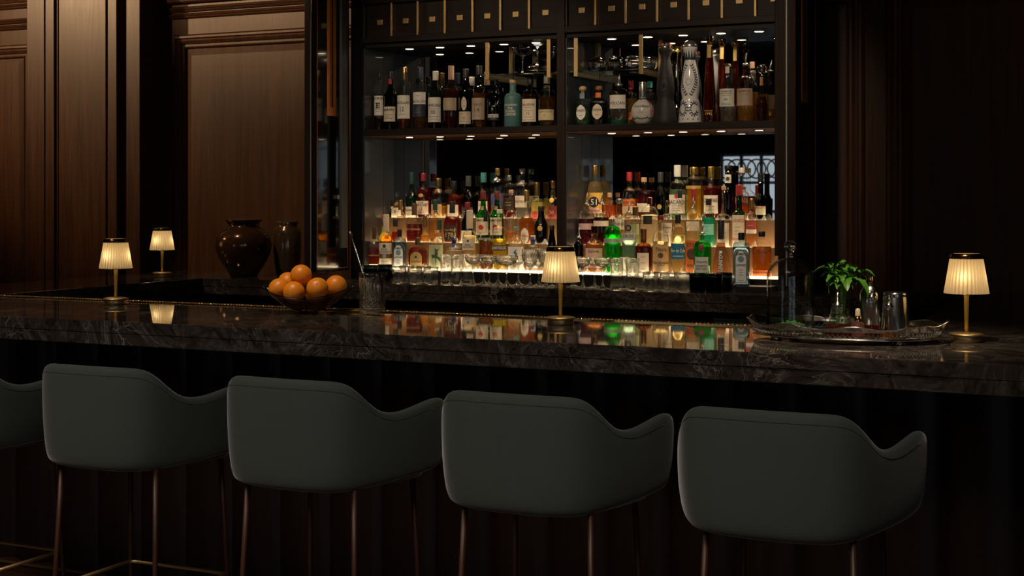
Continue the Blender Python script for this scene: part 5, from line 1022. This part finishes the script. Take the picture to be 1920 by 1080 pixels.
# mixing glass with diamond cutting, and bar spoon
m = MB(); SEG = 196; h, r = .160, .0500
def cut(t, z):
    if z < .008 or z > .086: return 0
    a = (t*14/(2*PI)+z*60) % 1; b = (t*14/(2*PI)-z*60) % 1
    return -.06*max(0, 1-3.2*min(abs(a-.5), abs(b-.5)))
m.lathe([(0, 0), (.044, 0), (.048, .004)]+[(r-.0012, .008+.076*i/40) for i in range(41)]+[(r-.0008, .09), (r, .14), (r+.0008, h-.002), (r-.0015, h), (r-.004, h-.002), (r-.0045, .03), (r-.012, .020), (0, .019)], SEG, ripple=cut)
for i, v in enumerate(m.v):   # pouring lip
    x_, y_, z_ = v
    if z_ > .135:
        k = (z_-.135)/.025; an = math.atan2(y_, x_); w = math.exp(-(an-R(20))**2/.06); m.v[i] = (x_*(1+.16*w*k*k), y_*(1+.16*w*k*k), z_+.004*w*k)
mg = tag(m.build('mixing_glass', 'cut_glass', None, (-2.88, 4.71, CZ)), 'diamond-cut crystal mixing glass beside the fruit bowl', 'glass')
m = MB(); a, b = Vector((-2.862, 4.695, CZ+.024)), Vector((-3.005, 4.75, CZ+.315)); d = b-a
u = d.normalized().orthogonal().normalized(); w = d.normalized().cross(u)
for s in (0, 1):
    m.tube([a+d*(.05+.80*i/90)+(u*math.cos(i*.75+s*PI)+w*math.sin(i*.75+s*PI))*.0013 for i in range(91)], .0020, 6)
m.tube([a+d*.84, a+d*.90, a+d*.94, a+d*.975, a+d*.99], [.0024, .003, .0055, .0062, .004], 12); m.ball(a+d*.03, .010, 0, 14, 8, .6)
tag(m.build('bar_spoon', 'steel'), 'twisted steel bar spoon leaning in the cut crystal glass', 'spoon')

# ------------------------------------------------------------------ silver gallery tray and what stands on it
TX, TY, TZ = -1.075, 4.58, CZ
t = thing('serving_tray', (TX, TY, TZ), 'oval silver tray with pierced wavy gallery on the bar top', 'tray')
A, B_ = .285, .190
m = MB(); m.lathe([(0, .012), (A-.004, .012), (A, .014), (A, .017), (0, .017)], 96, dep=B_/A); m.build('base', 'silver_pol', t)
for sx, sy in ((-1, -1), (1, -1), (-1, 1), (1, 1)):
    m = MB(); m.lathe([(0, 0), (.018, 0), (.020, .004), (.012, .012), (0, .012)], 16, c=(sx*.19, sy*.11, 0)); m.build('foot', 'silver_pol', t)
NTG = 360
def rimz(th): return .050+.0055*math.sin(9*th+1.0)+.012*abs(math.cos(th))**6
def gp(th, z, o=0):
    fl = (1+.06*(max(0, z)/.05)**2); return ((A+o)*fl*math.cos(th), (B_+o)*fl*math.sin(th), z)
m = MB()
vs = [gp(2*PI*k/NTG, z) for z in (.016, .022) for k in range(NTG)]+[gp(2*PI*k/NTG, .038) for k in range(NTG)]+[gp(2*PI*k/NTG, rimz(2*PI*k/NTG)) for k in range(NTG)]
fs = [(k, (k+1) % NTG, NTG+(k+1) % NTG, NTG+k) for k in range(NTG)]+[(2*NTG+k, 2*NTG+(k+1) % NTG, 3*NTG+(k+1) % NTG, 3*NTG+k) for k in range(NTG)]
m.add(vs, fs, 0, True)
NPC = 120
for k in range(NPC):   # pierced lattice between the two bands
    a0 = 2*PI*k/NPC; da = 2*PI/NPC
    for s1, s2 in ((0, .5), (1, .5)):
        m.tube([gp(a0+da*s1, .021), gp(a0+da*(s1*.6+.2), .0265), gp(a0+da*s2, .0300), gp(a0+da*s2, .039)], .0011, 4, cap=False)
m.build('gallery', 'silver_pol', t, fix=False)
m = MB(); m.tube([gp(2*PI*k/180, rimz(2*PI*k/180)) for k in range(180)], .0022, 8, closed=True); m.build('rim_bead', 'silver_pol', t)
m = MB(); m.tube([gp(2*PI*k/180, .0155, .002) for k in range(180)], .0032, 8, closed=True); m.build('foot_bead', 'silver_pol', t)
TS = CZ+.0175
# glass cloche over moss
t = thing('glass_cloche', (-1.255, 4.60, TS), 'clear glass bell cloche with ball knob on the silver tray', 'cloche')
m = MB(); o = [(.0745, 0), (.0755, .003), (.0745, .010), (.0742, .175)]+[(.0742*math.cos(a), .175+.058*math.sin(a)) for a in [PI/2*i/10 for i in range(1, 10)]]+[(.010, .2335)]
m.lathe(o+[(.0095, .2315)]+[(r-.0024, z-.0018) for r, z in o[-2::-1]]+[(.0745, 0)], 56); m.build('dome', 'thin_glass', t)
m = MB(); m.lathe([(0, .232), (.012, .2335), (.0085, .238), (.0075, .244), (.010, .249), (.0165, .258), (.0195, .268), (.0175, .279), (.010, .2865), (0, .288)], 28); m.build('knob', 'crystal', t)
m = MB()
for k in range(70):
    a = random.random()*2*PI; r = math.sqrt(random.random())
    m.ball((r*.052*math.cos(a), r*.040*math.sin(a), .008+.018*(1-r*r)*random.uniform(.6, 1)), random.uniform(.006, .010), 0, 7, 5)
o = m.build('moss', 'moss', None, (-1.255, 4.60, TS)); tag(o, 'clump of bright green moss under the glass cloche', 'moss', kind='stuff')
# glass of mint
t = thing('mint_glass', (-1.113, 4.675, TS), 'straight clear glass holding the mint sprigs on the tray', 'glass')
tumbler_mb(.034, .037, .145, 0, .012).build('glass', 'green_tint_glass', t)
t = thing('mint_bunch', (-1.113, 4.675, TS), 'bunch of fresh green mint standing in a glass on the tray', 'herb')
st = MB(); lv = MB(); random.seed(5)
def mint_leaf(p, d, ln):
    d = d.normalized(); side = d.cross(Vector((0, 0, 1)))
    if side.length < .1: side = Vector((1, 0, 0))
    side.normalize(); nrm = side.cross(d); nx, ny = 8, 4; vs = []
    for i in range(nx+1):
        u = i/nx; wd = ln*.36*math.sin(PI*min(1, u**.8))**.8*(1-.25*u)+.0003
        wd *= 1+.10*(1 if i % 2 else -1)*(0 < i < nx)
        c = p+d*(ln*u)+Vector((0, 0, -ln*.45*u*u))+nrm*(ln*.12*math.sin(PI*u))
        for j in range(ny+1):
            v = j/ny*2-1; vs.append(c+side*(wd*v)+nrm*(abs(v)*wd*.38-.10*wd*math.cos(u*22)*abs(v)))
    lv.add(vs, [(i*(ny+1)+j, i*(ny+1)+j+1, (i+1)*(ny+1)+j+1, (i+1)*(ny+1)+j) for i in range(nx) for j in range(ny)], 0, True)
for k in range(17):
    a = k*2.4; tip = Vector((.052*math.cos(a)*random.uniform(.3, 1.0)+.010, .034*math.sin(a), random.uniform(.155, .215)))
    base = Vector((.012*math.cos(a+1), .012*math.sin(a+1), .016)); mid = Vector((tip.x*.45, tip.y*.45, .14))
    st.tube([base, base.lerp(mid, .5), mid, tip], [.0020, .0020, .0017, .0012], 6)
    for q in range(4):
        u = .2+.8*q/3; p = mid.lerp(tip, u)
        for s in (0, 1):
            an = a+q*1.57+s*PI+random.uniform(-.3, .3); mint_leaf(p, Vector((math.cos(an), math.sin(an), random.uniform(.05, .55))), random.uniform(.026, .046)*(1-.35*(q == 3)))
    mint_leaf(tip, Vector((.2*math.cos(a), .2*math.sin(a), 1)), .024); mint_leaf(tip, Vector((-.35*math.cos(a), .3*math.sin(a), 1)), .020)
for k in range(10):
    a = random.random()*6.28; mint_leaf(Vector((.008*math.cos(a), .008*math.sin(a), random.uniform(.04, .10))), Vector((math.cos(a), math.sin(a), .9)), .028)
for (p, d, ln) in (((.02, -.025, .165), (.35, -.9, -.1), .062), ((.05, -.015, .165), (.9, -.3, -.5), .058), ((-.03, -.01, .19), (-1, -.3, .3), .060), ((.065, .0, .185), (1, -.1, .25), .050)): mint_leaf(Vector(p), Vector(d), ln)
st.build('stems', 'mint_stem', t); lv.build('leaves', 'mint_leaf', t, fix=False)
random.seed(21)
# small bitters bottles
t = thing('bitters_bottle', (-1.075, 4.485, TS), 'squat cut-glass bitters bottle with steel pourer, half full of amber', 'bottle')
cutb = lambda th, z: .04*math.cos(22*th)*(1 if .006 < z < .058 else 0)*math.cos(z*420)
m = MB(); m.lathe([(0, 0), (.037, 0), (.0385, .003)]+[(.0385, .006+.054*i/14) for i in range(15)]+[(.036, .065), (.017, .068), (.0150, .074), (.0175, .080), (.0175, .088), (.014, .094), (0, .094)], 66, ripple=cutb); m.build('glass_body', 'cut_glass', t)
m = MB(); m.lathe([(0, .004), (.0345, .004), (.0345, .036), (0, .036)], 32); m.build('liquid', LQ['bitters'], t)
m = MB(); m.lathe([(.0165, .094), (.0165, .098), (.008, .103), (.0048, .109), (.0030, .134), (0, .135)], 20); m.build('pourer', 'steel', t)
t = thing('dropper_bottle', (-1.018, 4.505, TS), 'small pink glass dropper bottle with cream rubber bulb on the tray', 'bottle')
m = MB(); m.lathe([(0, 0), (.020, 0), (.0215, .003), (.0215, .036), (.017, .043), (.0095, .046), (.0095, .054), (0, .054)], 28); m.build('glass_body', shell_glass('pink_glass', (.86, .52, .46), bodyfac=.10, body=(.7, .3, .25)), t)
m = MB(); m.lathe([(0, .002), (.0195, .002), (.0195, .030), (0, .030)], 24); m.build('liquid', LQ['pink'], t)
m = MB(); m.lathe([(.0112, .047), (.0112, .063), (.009, .064), (0, .064)], 24); m.build('collar', 'brass_pol', t)
m = MB(); m.lathe([(.008, .063), (.0078, .078), (.006, .084), (0, .086)], 20); m.build('rubber_bulb', 'rubber_cream', t)
def cone_bottle(loc, liq, fill, label, hh=1.0):
    t = thing('dasher_bottle', loc, label, 'bottle', 'conical dasher bottles on the tray')
    P = [(0, 0), (.030, 0), (.0315, .003), (.026, .020), (.016, .055), (.0105, .080), (.0095, .110*hh), (0, .110*hh)]
    m = MB(); m.lathe(P, 32); m.build('glass_body', 'thin_glass', t)
    m = MB(); m.lathe([(0, .002), (.029, .002)]+[(r-.0015, z) for r, z in P[3:] if z < fill]+[(rad_at(P, fill)-.0015, fill), (0, fill)], 28); m.build('liquid', LQ[liq], t)
    z = .110*hh; m = MB(); m.lathe([(.0098, z-.004), (.0135, z), (.0135, z+.012), (.010, z+.015), (.0045, z+.017), (.0055, z+.022), (.003, z+.027), (.0018, z+.038), (0, z+.039)], 24); m.build('dasher_cap', 'steel', t)
cone_bottle((-.985, 4.552, TS), 'dkred', .030, 'conical dasher bottle with dark red bitters before the tall shaker', 1.0)
cone_bottle((-.922, 4.500, TS), 'orange', .022, 'conical dasher bottle with orange drops before the wide tin', .82)
t = thing('shaker_tin', (-.925, 4.610, TS), 'wide upturned steel shaker tin at the right of the tray', 'shaker')
m = MB(); m.lathe([(0, .132), (.033, .132), (.036, .130), (.0365, .122), (.0355, .119), (.0372, .116), (.0445, .004), (.0455, 0), (.043, 0), (.036, .11), (0, .115)], 48); m.build('tin', 'steel', t)
t = thing('cocktail_shaker', (-1.022, 4.700, TS), 'tall slim steel cocktail shaker with brass cap behind the mint', 'shaker')
m = MB(); m.lathe([(0, 0), (.026, 0), (.028, .004), (.0335, .090), (.0325, .120), (.022, .142), (.0125, .150), (0, .150)], 40); m.build('body', 'steel', t)
m = MB(); m.lathe([(.0115, .149), (.0125, .152), (.011, .175), (.0085, .186), (0, .188)], 24); m.build('cap', 'brass_pol', t)

# ------------------------------------------------------------------ velvet bar stools
def stool():
    t = thing('bar_stool', (0, 0, 0), 'x', 'stool', 'grey-green velvet bar stools')
    half = [(0, -.030), (.10, -.026), (.165, -.014), (.212, .010), (.244, .050), (.272, .105), (.297, .180), (.317, .260), (.330, .330), (.334, .380), (.327, .415), (.304, .434)]
    topz = [.982, .982, .981, .977, .945, .884, .872, .886, .899, .900, .888, .868]
    botz = [.648, .648, .650, .652, .655, .659, .663, .667, .671, .674, .676, .680]
    pts = [(-x, y, a, b) for (x, y), a, b in list(zip(half, topz, botz))[:0:-1]]+[(x, y, a, b) for (x, y), a, b in zip(half, topz, botz)]
    # outward normals in plan
    n = len(pts); TH = .050; vs = []; prof_n = 0
    for i, (x, y, zt, zb) in enumerate(pts):
        a = pts[max(0, i-1)]; b = pts[min(n-1, i+1)]; tx, ty = b[0]-a[0], b[1]-a[1]; l = math.hypot(tx, ty); nx, ny = ty/l, -tx/l
        th = TH*(1 if 0 < i < n-1 else .75)
        zs = .735
        H_ = zt-zb
        sect = [(-.075, zb+.004), (-.028, zb), (-.006, zb+.016), (.0, zb+.06), (.004, zb+H_*.45), (.002, zb+H_*.8), (-.001, zt-.022), (-.007, zt-.006), (-.020, zt), (-th+.014, zt-.003), (-th+.003, zt-.016), (-th, zt-.05), (-th-.004, (zt+zs)/2), (-th-.004, zs), (-.085, zs-.03)]
        prof_n = len(sect)
        for o, z in sect:
            tp = 1-.045*max(0, min(1, (.92-z)/.26))
            ox = nx*o; oy = ny*o
            vs.append(((x+ox)*tp, .16+(y+oy-.16)*(1-.06*(1-tp)/.045*.5), z))
    m = MB(); fs = [(i*prof_n+k, (i+1)*prof_n+k, (i+1)*prof_n+k+1, i*prof_n+k+1) for i in range(n-1) for k in range(prof_n-1)]
    fs += [tuple(range(prof_n-1, -1, -1)), tuple((n-1)*prof_n+k for k in range(prof_n))]
    m.add(vs, fs, 0, True); sh = subsurf(m.build('shell', 'velvet', t), 2)
    # seam along the upper edge
    m = MB(); sp = []
    for i in range(3, n-3):
        k = i*prof_n+6; q = Vector(vs[k]); q = (Vector(vs[k-1])+4*q+Vector(vs[k+1]))/6; nb = (Vector(vs[k-prof_n])+Vector(vs[k+prof_n])-2*Vector(vs[k]))/6; sp.append(q+nb)
    n_ = len(sp)
    fine = []
    for i in range(n_-1):
        p0, p1, p2, p3 = sp[max(0, i-1)], sp[i], sp[i+1], sp[min(n_-1, i+2)]
        for q in range(6):
            u = q/6; fine.append(.5*((2*p1)+(p2-p0)*u+(2*p0-5*p1+4*p2-p3)*u*u+(3*p1-p0-3*p2+p3)*u**3))
    m.tube(fine, .0013, 6); m.build('piping', 'velvet_seam', sh)
    # seat cushion and underside
    sc = [(x*.80, .16+(y-.16)*.84) for x, y, a, b in pts]; k = len(sc)
    m = MB(); vs2 = [(x*f, .19+(y-.19)*f, z) for f, z in ((.97, .655), (1.0, .668), (1.0, .735), (.97, .752), (.6, .762)) for x, y in sc]
    fs2 = [(r*k+i, r*k+(i+1) % k, (r+1)*k+(i+1) % k, (r+1)*k+i) for r in range(4) for i in range(k)]+[tuple(range(k-1, -1, -1)), tuple(4*k+i for i in range(k))]
    m.add(vs2, fs2, 0, True); m.build('seat', 'velvet', t)
    for sx, sy in ((-1, 0), (1, 0), (-1, 1), (1, 1)):
        top = Vector((sx*.190+.016, .065+sy*.33, .672)); bot = Vector((sx*.212+.016, .030+sy*.40, 0))
        m = MB(); m.tube([top, top.lerp(bot, .5), bot], [.0092, .0080, .0062], 12); m.build('leg', 'walnut_leg', t)
    z = .25; f = 1-z/.672
    def lp(sx, sy): return Vector((sx*(.190+.022*f)+.016, .065+sy*.33+f*((.030+sy*.40)-(.065+sy*.33)), z))
    a, b, c, d = lp(-1, 0), lp(-1, 1), lp(1, 1), lp(1, 0)
    path = [a]
    for q0, q1, q2 in ((a, b, c), (b, c, d)):
        i_ = q1+(q0-q1).normalized()*.03; j_ = q1+(q2-q1).normalized()*.03
        for s in range(5): u = s/4; path.append(i_*(1-u)**2+q1*2*u*(1-u)+j_*u*u)
    path.append(d)
    m = MB(); m.tube(path, .0058, 10); m.tube([a, d], .0058, 10); m.build('footrest', 'brass_satin', t)
    return t
SX = [-3.960, -3.232, -2.498, -1.751, -1.043]
SLAB = ['grey-green velvet bar stool cut off by the left edge of the photo', 'grey-green velvet bar stool second from the left, by the left lamp', 'grey-green velvet bar stool in the middle of the five', 'grey-green velvet bar stool below the lamp before the bottles', 'grey-green velvet bar stool nearest us, below the silver tray']
st0 = stool()
for i, x in enumerate(SX):
    s = st0 if i == 0 else copy_tree(st0)
    s.location = (x, 3.585, 0); s['label'] = SLAB[i]; s.rotation_euler = (0, 0, R([0, .5, -.5, .4, 0][i]))
